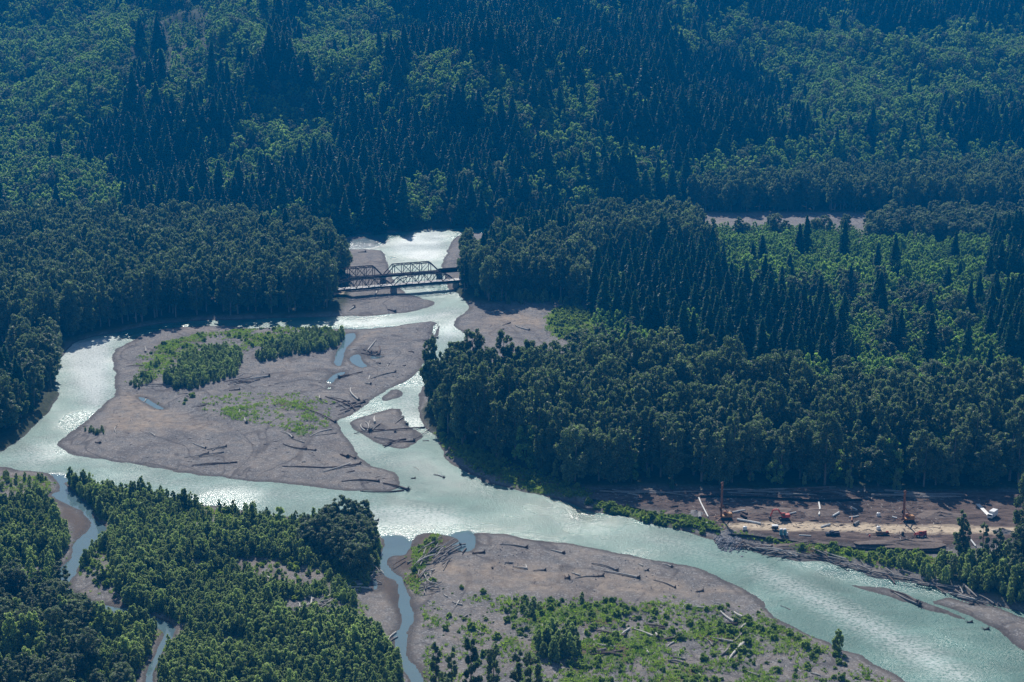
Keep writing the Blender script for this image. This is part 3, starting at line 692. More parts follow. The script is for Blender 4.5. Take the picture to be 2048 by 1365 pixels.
# thickets on the near left bank
def field(zone, sp, name, holes, hscale=1.0):
    x, y = zone_pts(zone, sp, 0.0, 4); k = np.ones(len(x), bool)
    wx = x + 3 * fbm(x, y, 14, 51, 3); wy = y + 3 * fbm(x, y, 14, 55, 3)
    for o in holes: k &= ~((fsdf(wx, wy, o) > 0) & (rng.random(len(x)) < 0.93))
    dens = fbm(x, y, 22, 271, 3); k &= rng.random(len(x)) < np.clip(0.95 + 2.6 * (dens + 0.12), 0.12, 1)
    x, y = x[k], y[k]; q = fbm(x, y, 26, 281, 3)
    h = np.clip(4.4 + 6.0 * q + rng.normal(0, 1.2, len(x)), 1.4, 10) * hscale * np.where(rng.random(len(x)) < 0.04, 1.5, 1.0)
    put('willow', x, y, h, name, 0.8)
field(Z_FL, 2.0, 'F', OPEN)
field(Z_FL2, 2.1, 'F2', OPEN, 1.1)
x, y = zone_pts(Z_FL3, 4.0, 0); k = rng.random(len(x)) < 0.7; put('willow', x[k], y[k], U(1.8, 4.2, k.sum()), 'F3', 0.8)
x, y = zone_pts([(615,1075),(700,1062),(745,1075),(762,1115),(755,1150),(700,1165),(640,1130),(600,1095)], 4.0, 0); put('cotton', x, y, U(9, 15, len(x)), 'T', 1)
x, y = zone_pts([(-200,1180),(120,1195),(190,1225),(215,1290),(160,1330),(60,1300),(-200,1330)], 5.0, 0); k = rng.random(len(x)) < .6; put('cotton', x[k], y[k], U(8, 14, k.sum()), 'F2', 1)
x, y = zone_pts([(470,1190),(520,1180),(530,1215),(490,1230)], 3.5, 0); put('willow', x, y, U(7, 9, len(x)), 'F', 1)
x, y = zone_pts([(60,1340),(260,1320),(270,1480),(-100,1480)], 5.0, 0); k = rng.random(len(x)) < .5; put('cotton', x[k], y[k], U(7, 12, k.sum()), 'F2', 1)
# island clumps
for z, sp, a, b in (([(325,765),(345,735),(400,712),(470,700),(492,722),(485,742),(440,757),(400,778),(340,778)], 3.0, 4.0, 7.5),
                    ([(500,722),(540,692),(600,677),(685,670),(692,690),(640,708),(580,716),(520,730)], 3.2, 3.5, 6.5),
                    ([(676,672),(690,668),(692,690),(680,694)], 2.6, 6, 9), ([(295,735),(320,728),(330,740),(300,745)], 3, 3, 5),
                    ([(248,765),(300,750),(315,775),(262,783)], 3.2, 2, 3.8), ([(152,862),(200,860),(225,872),(200,878),(160,872)], 2.6, 1.6, 3.0),
                    ([(600,672),(640,665),(655,675),(615,684)], 3.2, 3, 5), ([(330,770),(400,760),(480,745),(490,750),(400,785),(340,785)], 3.2, 3, 5)):
    x, y = zone_pts(z, sp, 0, 2); put('willow', x, y, U(a, b, len(x)), 'G', 0.8)
# groups on the near right bank
for z, sp, a, b, kd in (([(1065,1300),(1100,1270),(1150,1290),(1175,1320),(1120,1340),(1080,1330)], 3.2, 5, 8.5, 'willow'),
                    ([(1660,1300),(1690,1290),(1700,1305),(1675,1312)], 3.0, 4, 6, 'willow'),
                    ([(1030,1220),(1070,1210),(1100,1240),(1060,1260)], 3.0, 2.5, 4, 'willow'), ([(1140,1205),(1170,1202),(1175,1215),(1145,1218)], 2.4, 3, 4.5, 'willow'),
                    ([(1300,1385),(1350,1370),(1360,1400),(1310,1410)], 3, 3, 4.5, 'willow'), ([(855,1087),(880,1080),(885,1098),(860,1100)], 2.6, 2.5, 4, 'willow'),
                    ([(1325,1215),(1352,1212),(1350,1222),(1330,1224)], 2.2, 2.4, 3.4, 'willow'), ([(1700,1120),(1860,1128),(1850,1150),(1750,1140)], 3.2, 2.5, 5, 'willow'),
                    ([(1420,1255),(1460,1252),(1455,1275),(1425,1270)], 2.4, 2, 3.2, 'willow')):
    x, y = zone_pts(z, sp, 0, 1.5); put(kd, x, y, U(a, b, len(x)), 'H', 0.6)
px, py = P(1675, 1306); PL.append(('willow', px, py, 8.5, 'H1'))
for (a, b, hh) in ((872,1440,27), (905,1445,25), (942,1462,31), (986,1455,27), (1035,1440,23), (1062,1480,29), (890,1500,25), (1092,1500,22), (1300,1475,17)):
    px, py = P(a, b); PL.append(('slim', px, py, hh, 'J'))
# low shrubs
for i, (z, sp, pr) in enumerate(((Z_GRASS[0], 1.9, 1.0), (Z_GRASS[1], 3.0, 0.75), (Z_GRASS[2], 2.6, 0.6), (Z_GRASS[4], 2.6, 0.9), (Z_GRASS[5], 2.2, 0.75), (Z_GRASS[6], 2.3, 0.62), (Z_GRASS[7], 2.8, 0.95),
                 ([(1150,1000),(1200,1005),(1300,1034),(1400,1062),(1445,1082),(1380,1068),(1270,1040),(1180,1020)], 2.2, 0.6),
                 ([(840,1130),(900,1180),(1000,1190),(1010,1260),(1000,1350),(870,1300),(850,1200)], 3.0, 0.5),
                 ([(1500,1215),(1600,1265),(1700,1320),(1820,1400),(1820,1480),(1480,1480),(1560,1300)], 2.6, 0.55),
                 ([(1450,1262),(1560,1262),(1650,1300),(1640,1320),(1540,1290),(1440,1280)], 2.2, 0.8),
                 ([(230,800),(420,835),(500,800),(400,780),(260,785)], 5.5, 0.4), ([(540,1032),(740,1050),(735,1060),(540,1045)], 3, 0.7))):
    x, y = zone_pts(z, sp, 0, 4); k = rng.random(len(x)) < pr * np.clip(0.75 + 3.0 * fbm(x, y, 13, 291, 3), 0.03, 1); x, y = x[k], y[k]
    tall = i in (0, 1, 3, 6, 7)
    put('shrub', x, y, (U(0.5, 1.5, len(x)) if i == 0 else U(1.0, 2.6, len(x))) if tall else 0.4 + 1.9 * rng.random(len(x)) ** 3, 'S%d' % i, 0.4)
for z in (Z_FL, Z_FL2):
    x, y = zone_pts(z, 4.5, 0); put('shrub', x, y, U(.6, 2.2, len(x)), 'SF', 0.6)
# hillside
x, y = scatter(-760, 760, 1240, 2450, 9.3)
k = (y > np.interp(x, HBW[:, 0], HBW[:, 1]) - 4) & (samp(SDG, x, y) > 1.0) & (np.abs(x) < y * 0.335 + 25); x, y = x[k], y[k]
zz = samp(GZ, x, y); u, v, _ = project(x, y, zz + 18); k = v > -70; x, y, zz = x[k], y[k], zz[k]; u, v = u[k], v[k]
def upoly(u, v, pts): return sdf_poly(u, v, smooth(np.array(pts, float), 1), 60)
# broadleaf stands on the slope (outlines on the hill, found by where they stand)
BL = [[(800,110),(1000,90),(1060,180),(1180,260),(1330,300),(1340,350),(1180,300),(1080,270),(960,200),(850,190)], [(1300,60),(1500,90),(1560,180),(1700,230),(2100,200),(2100,60),(1800,40),(1500,20)],
      [(-60,-60),(300,-60),(280,140),(200,260),(60,330),(-60,330)], [(300,-60),(560,-60),(520,120),(330,160)], [(380,260),(640,200),(680,300),(420,360)],
      [(1350,300),(1700,260),(2100,300),(2100,420),(1700,400),(1400,400)], [(560,40),(800,0),(820,60),(600,120)], [(820,380),(900,360),(900,460),(830,450)], [(0,330),(200,300),(240,400),(0,420)]]
bl = np.full(x.shape, -60.0)
for b in BL: bl = np.maximum(bl, upoly(u, v, b))
bl = np.maximum(bl, -25) / 40 + 0.25 + 1.6 * fbm(x, y, 70, 301, 4) + rng.normal(0, 0.30, len(x))
clearing = upoly(u, v, [(270,10),(430,-40),(440,60),(380,125),(250,110)])
HN = np.clip(fbm(x, y, 35, 321, 3) + 0.5, 0, 1)
for a, b, c, t, cl, hn in zip(x, y, zz, bl, clearing, HN):
    if cl > 0 and rng.random() < 0.85:
        for q_ in range(3): PL.append(('willow', a + rng.uniform(-5, 5), b + rng.uniform(-7, 7), rng.uniform(1.5, 4.5), 'K'))
        continue
    if t > 0.0: PL.append(('cotton' if rng.random() < 0.28 else 'alder', a, b, rng.uniform(11, 19), 'K'))
    else: PL.append(('conifer', a, b, rng.uniform(13, 33) * (0.75 + 0.5 * float(hn)) * (1.0 if rng.random() < 0.9 else 1.25), 'K'))
print('plants', len(PL))

# ------------------------------------------------------------------ individuals and masses
NAMES = dict(cotton=('cottonwood_tree', 'cottonwood'), slim=('slender_tree', 'tree'), alder=('alder_tree', 'alder'), willow=('young_willow', 'young tree'),
             conifer=('conifer_tree', 'conifer'), shrub=('green_shrub', 'shrub'))
LMK = {  # landmarks one can find in the photo, per zone
 'A': [((850,870),'on the point where the side channel bends'), ((900,800),'at the left tip of the right bank forest'), ((1000,880),'above the bright bank shrubs of the right bank'), ((1060,965),'over the bank bushes downstream of the gravel islets'),
       ((1200,975),'where the forest meets the narrow end of the work site'), ((1449,980),'behind the left drilling rig'), ((1560,980),'behind the red excavator'), ((1680,980),'behind the pale pipes of the work site'),
       ((1811,980),'behind the right drilling rig'), ((1970,980),'behind the white truck at the right end of the work site'), ((1150,840),'deep in the left half of the right bank forest'), ((1500,880),'deep in the middle of the right bank forest'), ((1850,880),'deep in the right end of the right bank forest')],
 'E': [((925,600),'at the water beside the right end of the road bridge'), ((1000,610),'between the bridges and the right gravel bar'), ((1120,610),'behind the right gravel bar'), ((1000,520),'behind the right end of the railway bridge'), ((1250,520),'in the grove right of the upper river')],
 'C': [((660,620),'at the water beside the left end of the road bridge'), ((520,630),'on the outer bank across from the island willows'), ((380,640),'on the shaded bank above the river bend'), ((230,650),'where the left river bend begins'), ((600,540),'behind the left bridge approach'), ((300,540),'deep in the forest left of the bridges')],
 'D': [((60,850),'on the shaded left bank above the river corner'), ((100,760),'on the left bank of the wide bend'), ((110,700),'at the top of the left river bend'), ((20,700),'beside the short pale road at the left edge'), ((20,850),'near the left edge of the photo below the road')],
 'I': [((1920,1120),'left of the trees at the lower right corner of the work site'), ((2040,1130),'at the right edge below the work site'), ((1960,1180),'on the bank above the driftwood at the right'), ((2040,1210),'at the right edge above the small gravel bar')],
 'L': [((1250,720),'in the pale green swale behind the right bank forest'), ((1500,820),'in the pale strip right of the dark conifers'), ((1900,830),'right of centre behind the front forest'), ((1800,650),'on the open slope right of the dark conifers'), ((1600,520),'near the far gravel sliver'), ((2030,560),'at the right edge in the pale wood')],
 'M': [((1200,640),'at the lower left edge of the dark conifer wedge'), ((1300,700),'at the foot of the dark conifer wedge'), ((1350,590),'in the heart of the dark conifer wedge'), ((1600,700),'at the right end of the dark conifer wedge')],
 'R': [((1450,425),'at the far left end of the grey wood by the hill'), ((1800,410),'in the grey wood at the foot of the hill')],
 'R2': [((1850,480),'in front of the far right grey wood'), ((1550,460),'just in front of the far gravel sliver')],
 'F': [((160,980),'beside the mouth of the left side channel'), ((240,1030),'on the right side of the left side channel'), ((350,1010),'along the left half of the near river bank'), ((480,1050),'along the near river bank across from the gravel bar'), ((600,1120),'left of the dark tree clump on the near bank'),
       ((300,1150),'by the grassy flat of the side channel'), ((450,1150),'in the middle of the near left thicket'), ((600,1260),'below the tangle of bleached logs'), ((700,1330),'beside the narrow creek at the bottom'), ((450,1300),'in the lower left thicket right of the channel'), ((550,1420),'at the bottom edge left of the creek'), ((350,1400),'at the bottom edge right of the side channel')],
 'F2': [((60,1030),'left of the side channel near the mud bar'), ((80,1130),'at the left edge beside the side channel'), ((150,1230),'above the hidden bend of the side channel'), ((60,1300),'in the lower left corner thicket'), ((250,1300),'left of the last channel bend'), ((150,1420),'at the bottom edge in the left corner')],
 'F3': [((40,970),'on the small bank at the left edge beside the river')],
 'T': [((680,1100),'in the dark clump at the creek mouth'), ((740,1130),'at the water side of the dark clump by the creek mouth'), ((640,1080),'at the left end of the dark clump by the creek mouth')],
 'G': [((400,745),'in the big willow clump on the gravel island'), ((600,700),'in the long willow strip on the gravel island'), ((685,680),'at the right tip of the island willow strip'), ((280,770),'at the left edge of the gravel island'), ((190,868),'in the low patch on the island tail'), ((310,735),'just left of the big island clump')],
 'H': [((1120,1310),'in the big round clump right of the creek'), ((1680,1300),'beside the lone tree on the near right bank'), ((1060,1230),'above the big round clump right of the creek'), ((1155,1210),'at the gravel edge of the near right bank'), ((1330,1390),'at the bottom edge right of centre'), ((870,1090),'on the muddy spit beside the creek mouth'),
       ((1340,1218),'at the edge of the near gravel bar'), ((1780,1135),'on the green bank below the work site'), ((1440,1262),'among bleached logs near the river')],
 'S': [((1250,1025),'on the river edge left of the work site'), ((1400,1050),'by the riprap heap of the work site'), ((1600,1105),'on the bank below the dirt road'), ((1800,1135),'on the green bank above the backwater driftwood'), ((450,680),'in the mown green band of the gravel island'), ((300,720),'near the upper left shore of the gravel island'),
       ((1140,640),'on the bright patch beside the right gravel bar'), ((860,1100),'on the muddy spit by the creek mouth'), ((850,1180),'beside the creek below the driftwood spit'), ((1100,1240),'near the big round clump'), ((1300,1240),'on the dry flat below the near gravel bar'), ((1500,1260),'on the right half of the near dry flat'), ((1200,1380),'at the bottom centre of the photo'),
       ((1500,1400),'at the bottom right of centre'), ((1700,1370),'on the lowest flat beside the river'), ((900,900),'under the left tip of the right bank forest'), ((1050,970),'on the bright bank below the right bank forest'), ((920,1260),'between the creek and the slender trees'), ((400,810),'on the middle gravel of the island'), ((650,1050),'on the sunny river edge of the near left bank'), ((450,1200),'in a gap of the near left thicket'), ((60,1200),'in the near left thicket by the edge')],
 'J': [((870,1440),'leftmost of the bottom centre row'), ((905,1445),'second from left of the bottom centre row'), ((942,1462),'tallest in the bottom centre row'), ((986,1455),'airy one right of the tallest at the bottom centre'), ((1035,1440),'shorter one at the right of the bottom centre row'), ((1062,1480),'broad one at the right end of the bottom centre row'), ((890,1500),'lowest one behind the bottom frame left of centre'), ((1092,1500),'low one right of the bottom centre row'), ((1300,1475),'alone at the bottom right of centre')],
 'H1': [((1675,1306),'standing alone at the river edge bottom right')],
}
for z in LMK: LMK[z] = [(P(*p), t) for p, t in LMK[z]]
ADJ = dict(cotton='grey green cottonwood', slim='tall thin dark tree', alder='light green alder', willow='bushy young willow', conifer='dark pointed conifer', shrub='low round green shrub')
def describe(kind, x, y, h, zone, zh):
    z = zone if zone in LMK else ('S' if zone[0] == 'S' else 'F')
    best = min(LMK[z], key=lambda t: (t[0][0] - x) ** 2 + (t[0][1] - y) ** 2 * 0.3)[1]
    size = 'tall ' if h > zh * 1.12 else ('small ' if h < zh * 0.88 else '')
    if kind in ('slim',) or len((size + ADJ[kind] + ' ' + best).split()) > 16: size = ''
    if len((ADJ[kind] + ' ' + best).split()) > 16: return ADJ[kind].replace('tall thin ', 'thin ') + ' ' + best, best
    return size + ADJ[kind] + ' ' + best, best
LIMIT = dict(cotton=290, slim=40, alder=290, willow=290, conifer=290, shrub=290)
MASSN = dict(cotton='cottonwood_wood', alder='alder_wood', willow='willow_thicket', conifer='conifer_wood', shrub='undergrowth')
pcol = {}
def mass(kind, name, items, hill_=False):
    c = bpy.data.collections.new(name + '_kinds')
    for i, (cr, tr) in enumerate(PR[kind]):
        me = join_mesh(name, cr, tr); o = bpy.data.objects.new('%s_%02d' % (name, i), me); c.objects.link(o)
    n = len(items); V = np.array([(a, b, gz1(a, b) - 0.1) for _, a, b, _, _ in items], np.float32)
    me = bpy.data.meshes.new(name); me.vertices.add(n); me.vertices.foreach_set('co', V.ravel())
    H = np.array([t[3] for t in items]) / HREF[kind]
    wd = H ** 0.75 * rng.uniform(0.85, 1.15, n)
    if kind == 'cotton': wd = np.where(H < 0.75, H * 1.55, H ** 0.8)
    if kind == 'alder' and hill_: wd = wd * 1.25
    if kind == 'conifer' and hill_: wd = wd * 1.2
    sc = np.stack([wd, wd * rng.uniform(0.9, 1.1, n), H], 1)
    rot = np.stack([rng.normal(0, 0.03, n), rng.normal(0, 0.03, n), rng.uniform(0, 6.283, n)], 1)
    a = me.attributes.new('scl', 'FLOAT_VECTOR', 'POINT'); a.data.foreach_set('vector', sc.astype(np.float32).ravel())
    a = me.attributes.new('rot', 'FLOAT_VECTOR', 'POINT'); a.data.foreach_set('vector', rot.astype(np.float32).ravel())
    a = me.attributes.new('pick', 'INT', 'POINT'); a.data.foreach_set('value', rng.integers(0, len(PR[kind]), n).astype(np.int32))
    me.update(); o = link(name, me)
    ng = bpy.data.node_groups.new(name, 'GeometryNodeTree')
    ng.interface.new_socket('Geometry', in_out='INPUT', socket_type='NodeSocketGeometry'); ng.interface.new_socket('Geometry', in_out='OUTPUT', socket_type='NodeSocketGeometry')
    gi = ng.nodes.new('NodeGroupInput'); go = ng.nodes.new('NodeGroupOutput'); ip = ng.nodes.new('GeometryNodeInstanceOnPoints')
    ci = ng.nodes.new('GeometryNodeCollectionInfo'); ci.inputs['Collection'].default_value = c; ci.inputs['Separate Children'].default_value = True; ci.inputs['Reset Children'].default_value = True
    ip.inputs['Pick Instance'].default_value = True
    def na(nm, ty):
        q = ng.nodes.new('GeometryNodeInputNamedAttribute'); q.data_type = ty; q.inputs['Name'].default_value = nm
        return [s for s in q.outputs if s.enabled and s.name == 'Attribute'][0]
    l = ng.links
    l.new(gi.outputs[0], ip.inputs['Points']); l.new(ci.outputs[0], ip.inputs['Instance'])
    l.new(na('pick', 'INT'), ip.inputs['Instance Index']); l.new(na('rot', 'FLOAT_VECTOR'), ip.inputs['Rotation']); l.new(na('scl', 'FLOAT_VECTOR'), ip.inputs['Scale'])
    l.new(ip.outputs[0], go.inputs[0])
    md = o.modifiers.new('plants', 'NODES'); md.node_group = ng
    tag(o, kind='stuff')
for kind in PR:
    items = [t for t in PL if t[0] == kind and t[4] != 'K']; hills = [t for t in PL if t[0] == kind and t[4] == 'K']
    def size(t):
        u, v, zc = project(t[1], t[2], t[3] * 0.6); vis = 1.0 if (-15 < u < 2063 and -10 < v < 1385) else 0.1
        return t[3] * vis / zc
    items.sort(key=size, reverse=True)
    ind, rest = items[:LIMIT[kind]], items[LIMIT[kind]:]
    ztot = {}
    for t in ind: ztot.setdefault(t[4][0], []).append(t[3])
    protos = []
    for (cr, tr) in PR[kind]: protos.append((cr, tr))
    made = [None] * len(protos)
    for k, t in enumerate(ind):
        _, a, b, h, zone = t; i = int(rng.integers(0, len(protos))); s = h / HREF[kind]; w = s ** 0.75 * rng.uniform(0.88, 1.12)
        lab, best = describe(kind, a, b, h, zone, float(np.mean(ztot[zone[0]])))
        loc = (a, b, gz1(a, b) - 0.1); rz = rng.uniform(0, 6.28)
        if made[i] is None:
            o = thing(NAMES[kind][0], loc, lab, NAMES[kind][1], rz=rz); o.scale = (w, w, s)
            link('crown', protos[i][0], o); link('trunk' if kind != 'shrub' else 'stem', protos[i][1], o); made[i] = o
        else: o = copy_tree(made[i], loc, rz, (w, w, s))
        o['label'] = lab; o['group'] = NAMES[kind][1] + 's ' + best
    if rest: mass(kind, MASSN[kind], rest)
    if hills: mass(kind, 'hillside_' + MASSN[kind], hills, True)
    print(kind, len(ind), len(rest), len(hills))

# grass tufts: one mass over the green parts of the bars and banks
def tuft(seed):
    r = np.random.default_rng(seed); V = []; Fq = []
    for k in range(26):
        a = r.uniform(0, 6.28); d = r.uniform(0, 0.45); x, y = d * math.cos(a), d * math.sin(a); w = r.uniform(0.04, 0.09); h = r.uniform(0.35, 0.9); b = r.uniform(0, 6.28); lx, ly = 0.35 * math.cos(a), 0.35 * math.sin(a)
        o = len(V); V += [(x - w * math.cos(b), y - w * math.sin(b), -0.05), (x + w * math.cos(b), y + w * math.sin(b), -0.05), (x + lx + w * math.cos(b), y + ly + w * math.sin(b), h), (x + lx - w * math.cos(b), y + ly - w * math.sin(b), h)]; Fq.append((o, o + 1, o + 2, o + 3))
    return np_mesh('grass_tuft', np.array(V), np.array(Fq), M['grassb'])
def stub():
    mb = MB(); mb.tube([(0, 0, 0), (0, 0, 0.1)], [0.02, 0.01], 3); return mb.mesh('stub', M['bark'])
PR['grass'] = [(tuft(400 + i), stub()) for i in range(4)]; HREF['grass'] = 0.9
items = []
GA = COV['grass'].reshape(ny, nx)
x, y = scatter(-260, 300, 480, 1150, 1.25); u, v, _ = project(x, y, 0); k = (u > -60) & (u < 2110) & (v < 1420) & (samp(SDG, x, y) > 0.5); x, y = x[k], y[k]
gr = samp(GA, x, y); u, v, _ = project(x, y, 0)
dry = (upoly(u, v, [(840,1190),(1000,1195),(1500,1215),(1700,1320),(1850,1400),(1850,1480),(830,1480),(850,1300)]) > 0) * 0.55 + (upoly(u, v, [(400,790),(700,790),(640,880),(560,860),(400,835)]) > 0) * 0.3
k = rng.random(len(x)) < np.clip(gr * 0.9 + dry * (0.6 + 2.0 * fbm(x, y, 9, 311, 3)), 0, 0.85)
for a, b in zip(x[k], y[k]): items.append(('grass', a, b, rng.uniform(0.35, 1.1), 'g'))
mass('grass', 'grass', items); print('grass', len(items))

# ------------------------------------------------------------------ bridges
def onz(u, v, z): a, b = P(u, v, z); return Vector((a, b, z))
def bridge(name, label, A, B, width, spans, depth, hfun, panels, mem, style):
    """A, B: deck-level end points of the axis; spans: list of (t0, t1)"""
    ax = B - A; ax.z = 0; Lt = ax.length; ax.normalize(); rz = math.atan2(ax.y, ax.x)
    root = thing(name, (A.x, A.y, A.z), label, 'bridge', rz=rz)
    zg = lambda x: gz1(A.x + ax.x * x, A.y + ax.y * x) - A.z
    dk = MB(); dk.box((Lt / 2, 0, -0.15), (Lt, width - 0.5, 0.3)); part(dk, 'deck', M['deck'] if style == 'road' else M['steel'], root)
    fb = MB()
    n = int(Lt / 4.2)
    for i in range(n + 1):
        x = Lt * i / n; fb.box((x, 0, -0.62), (0.35, width + 1.0, 0.62))
        if style == 'road':
            for s in (-1, 1): fb.box((x, s * (width / 2 + 0.42), -1.05), (0.22, 0.22, 1.5))
    for s in (-1, -0.35, 0.35, 1): fb.box((Lt / 2, s * (width / 2 - 0.3), -0.98 if style == 'road' else -0.75), (Lt, 0.3, 0.45 if style == 'road' else 0.9))
    part(fb, 'floor_beams', M['steel'], root)
    if style == 'road':
        pp = MB(); pp.tube([(0, -width / 2 - 0.7, -1.55), (Lt, -width / 2 - 0.7, -1.55)], [0.22, 0.22], 8); part(pp, 'water_pipe', M['greysteel'], root)
        for s in (-1, 1):
            rl = MB()
            for k in range(int(Lt / 2.1)): rl.box((k * 2.1 + 0.5, s * (width / 2 - 0.42), 0.35), (0.06, 0.06, 0.75))
            rl.box((Lt / 2, s * (width / 2 - 0.5), 0.72), (Lt, 0.05, 0.07))
            part(rl, 'guard_rail', M['greysteel'], root)
    for (t0, t1) in spans:
        x0, x1 = t0 * Lt, t1 * Lt; n = panels; dx = (x1 - x0) / n; nodes_top = []
        for i in range(n + 1): nodes_top.append((x0 + i * dx, hfun(i / n)))
        sides = []
        for s in (-1, 1):
            y = s * width / 2
            pr = MB(); pr.bar((x0, y, -0.25), (x1, y, -0.25), mem, mem * 1.2)
            for i in range(n):
                (xa, za), (xb, zb) = nodes_top[i], nodes_top[i + 1]
                if i == 0: pr.bar((xa, y, 0), (xb, y, zb), mem * 1.05)
                elif i == n - 1: pr.bar((xa, y, za), (xb, y, 0), mem * 1.05)
                else: pr.bar((xa, y, za), (xb, y, zb), mem * 1.05)
            sd = part(pr, 'truss_chords', M['steel'] if style == 'rail' else M['greysteel'], root)
            vt = MB()
            for i in range(1, n): vt.bar((nodes_top[i][0], y, 0.1), (nodes_top[i][0], y, nodes_top[i][1]), mem * (0.75 if style == 'rail' else 0.5))
            dg = MB()
            for i in range(1, n - 1):
                (xa, za), (xb, zb) = nodes_top[i], nodes_top[i + 1]
                if style == 'rail':
                    if i <= n / 2: dg.bar((xa, y, za), (xb, y, 0.1), mem * 0.5)
                    if i >= n / 2 - 1: dg.bar((xa, y, 0.1), (xb, y, zb), mem * 0.5)
                else:
                    if i % 2: dg.bar((xa, y, za), (xb, y, 0.1), mem * 0.85)
                    else: dg.bar((xa, y, 0.1), (xb, y, zb), mem * 0.85)
            if style == 'rail': dg.bar((nodes_top[1][0], y, nodes_top[1][1]), (nodes_top[2][0], y, 0.1), mem * 0.5)
            part(vt, 'truss_posts', M['steel'] if style == 'rail' else M['greysteel'], sd); part(dg, 'truss_diagonals', M['steel'] if style == 'rail' else M['greysteel'], sd)
        tb = MB()
        for i in range(1, n):
            x, z = nodes_top[i]; tb.bar((x, -width / 2, z), (x, width / 2, z), mem * 0.6)
            if i < n - 1:
                x2, z2 = nodes_top[i + 1]
                tb.bar((x, -width / 2, z), (x2, width / 2, z2), mem * 0.35); tb.bar((x, width / 2, z), (x2, -width / 2, z2), mem * 0.35)
        for i in (1, n - 1):
            x, z = nodes_top[i]; tb.bar((x, -width / 2, z - 1.1), (x, width / 2, z - 1.1), mem * 0.5)
        part(tb, 'top_bracing', M['steel'] if style == 'rail' else M['greysteel'], root)
    return root, Lt, zg
# road bridge
ZD = 6.2
A0 = onz(640, 581.3, ZD); B0 = onz(960, 555.0, ZD)
def tx(A, B, u):      # parameter along the axis where it crosses photo column u
    a = project(A.x, A.y, A.z)[0]; best = min(np.linspace(0, 1, 1201), key=lambda t: abs(project(*(A + (B - A) * t))[0] - u)); return float(best)
arch = lambda t: 0.0 if t in (0.0, 1.0) else 2.6 + 3.3 * (1 - abs(2 * t - 1) ** 2.0)
rb, Lr, zg = bridge('road_bridge', 'grey steel road bridge with arched trusses and pale deck, nearer of the two bridges', A0, B0, 6.4,
    [(tx(A0, B0, 661), tx(A0, B0, 783)), (tx(A0, B0, 785), tx(A0, B0, 907))], 1.0, arch, 10, 0.42, 'road')
def pier(root, x, zg, w, t, top, name='pier'):
    g = zg(x); mb = MB(); z0 = g - 1.0
    vs = []
    for z, k in ((z0, 1.25), (top, 1.0)):
        for a, b in ((-1, -0.8), (0, -1.15), (1, -0.8), (1, 0.8), (0, 1.15), (-1, 0.8)): vs.append((x + a * t / 2 * k, b * w / 2 * k, z))
    mb.add(vs, [(5, 4, 3, 2, 1, 0), (6, 7, 8, 9, 10, 11)] + [(i, (i + 1) % 6, (i + 1) % 6 + 6, i + 6) for i in range(6)])
    mb.box((x, 0, top + 0.12), (t * 1.35, w * 1.12, 0.3))
    part(mb, name, M['concrete'], root)
for u in (787, 912): pier(rb, tx(A0, B0, u) * Lr, zg, 6.5, 2.4, -1.45)
A1 = onz(650, 559.3, 7.2); B1 = onz(960, 535.5, 7.2)
rh = lambda t: 0.0 if t in (0.0, 1.0) else 6.5
tb_, Lb, zg1 = bridge('railway_bridge', 'dark rusty railway truss bridge with two straight topped spans behind the road bridge', A1, B1, 5.2,
    [(tx(A1, B1, 663), tx(A1, B1, 764)), (tx(A1, B1, 769), tx(A1, B1, 877))], 1.2, rh, 6, 0.46, 'rail')
gd = MB(); xa, xb = tx(A1, B1, 879) * Lb, Lb
for s in (-1, 1): gd.box(((xa + xb) / 2, s * 2.2, -0.2), (xb - xa, 0.35, 2.4))
part(gd, 'approach_girder', M['steel'], tb_)
for u in (766, 879, 925): pier(tb_, tx(A1, B1, u) * Lb, zg1, 5.5, 2.6, -1.3)
for u in (672, 0):
    pass

# ------------------------------------------------------------------ driftwood
def log_mesh(Ln, r, seed, bend=0.05, stubs=True):
    g = np.random.default_rng(seed); mb = MB(); pts = []; rad = []
    n = 7; b1, b2 = g.normal(0, bend, 2)
    for i in range(n):
        t = i / (n - 1); pts.append((t * Ln, b1 * Ln * math.sin(math.pi * t), r * 0.6 + abs(b2) * 0.4 * Ln * math.sin(math.pi * t) + 0.25 * r * t)); rad.append(r * (0.45 + 0.55 * t) * g.uniform(0.92, 1.08))
    mb.tube(pts, rad, 8)
    if stubs:
        for k in range(g.integers(1, 5)):
            t = g.uniform(0.05, 0.7); a = g.uniform(0, math.pi); l = g.uniform(0.6, 1.8) * (0.4 + r * 1.5)
            p = Vector((t * Ln, b1 * Ln * math.sin(math.pi * t), r * 0.8)); mb.tube([p, p + Vector((-0.5 * l, math.cos(a) * l, math.sin(a) * l * 0.8))], [r * 0.25, r * 0.08], 5)
    return mb
def root_mesh(Ln, r, seed):
    g = np.random.default_rng(seed + 5); mb = MB(); R = r * g.uniform(2.0, 2.8)
    mb.tube([(Ln - r * 1.2, 0, r * 0.8), (Ln + r * 0.1, 0, r), (Ln + r * 1.0, 0, r * 1.1)], [r * 1.05, R * 0.55, R * 0.42], 9)
    for k in range(17):
        a = 2 * math.pi * k / 17 + g.normal(0, 0.15); l = R * g.uniform(0.8, 1.35)
        c = Vector((Ln + r * 0.3, 0, r * 1.1)); d = Vector((g.uniform(-0.25, 0.6), math.cos(a), math.sin(a)))
        e = c + d * l; e.z = max(e.z, -0.1)
        m_ = c + d * l * 0.5 + Vector((0.15, 0, 0)); m_.z = max(m_.z, 0)
        mb.tube([c + d * R * 0.2, m_, e], [r * 0.42, r * 0.26, r * 0.07], 5)
    return mb
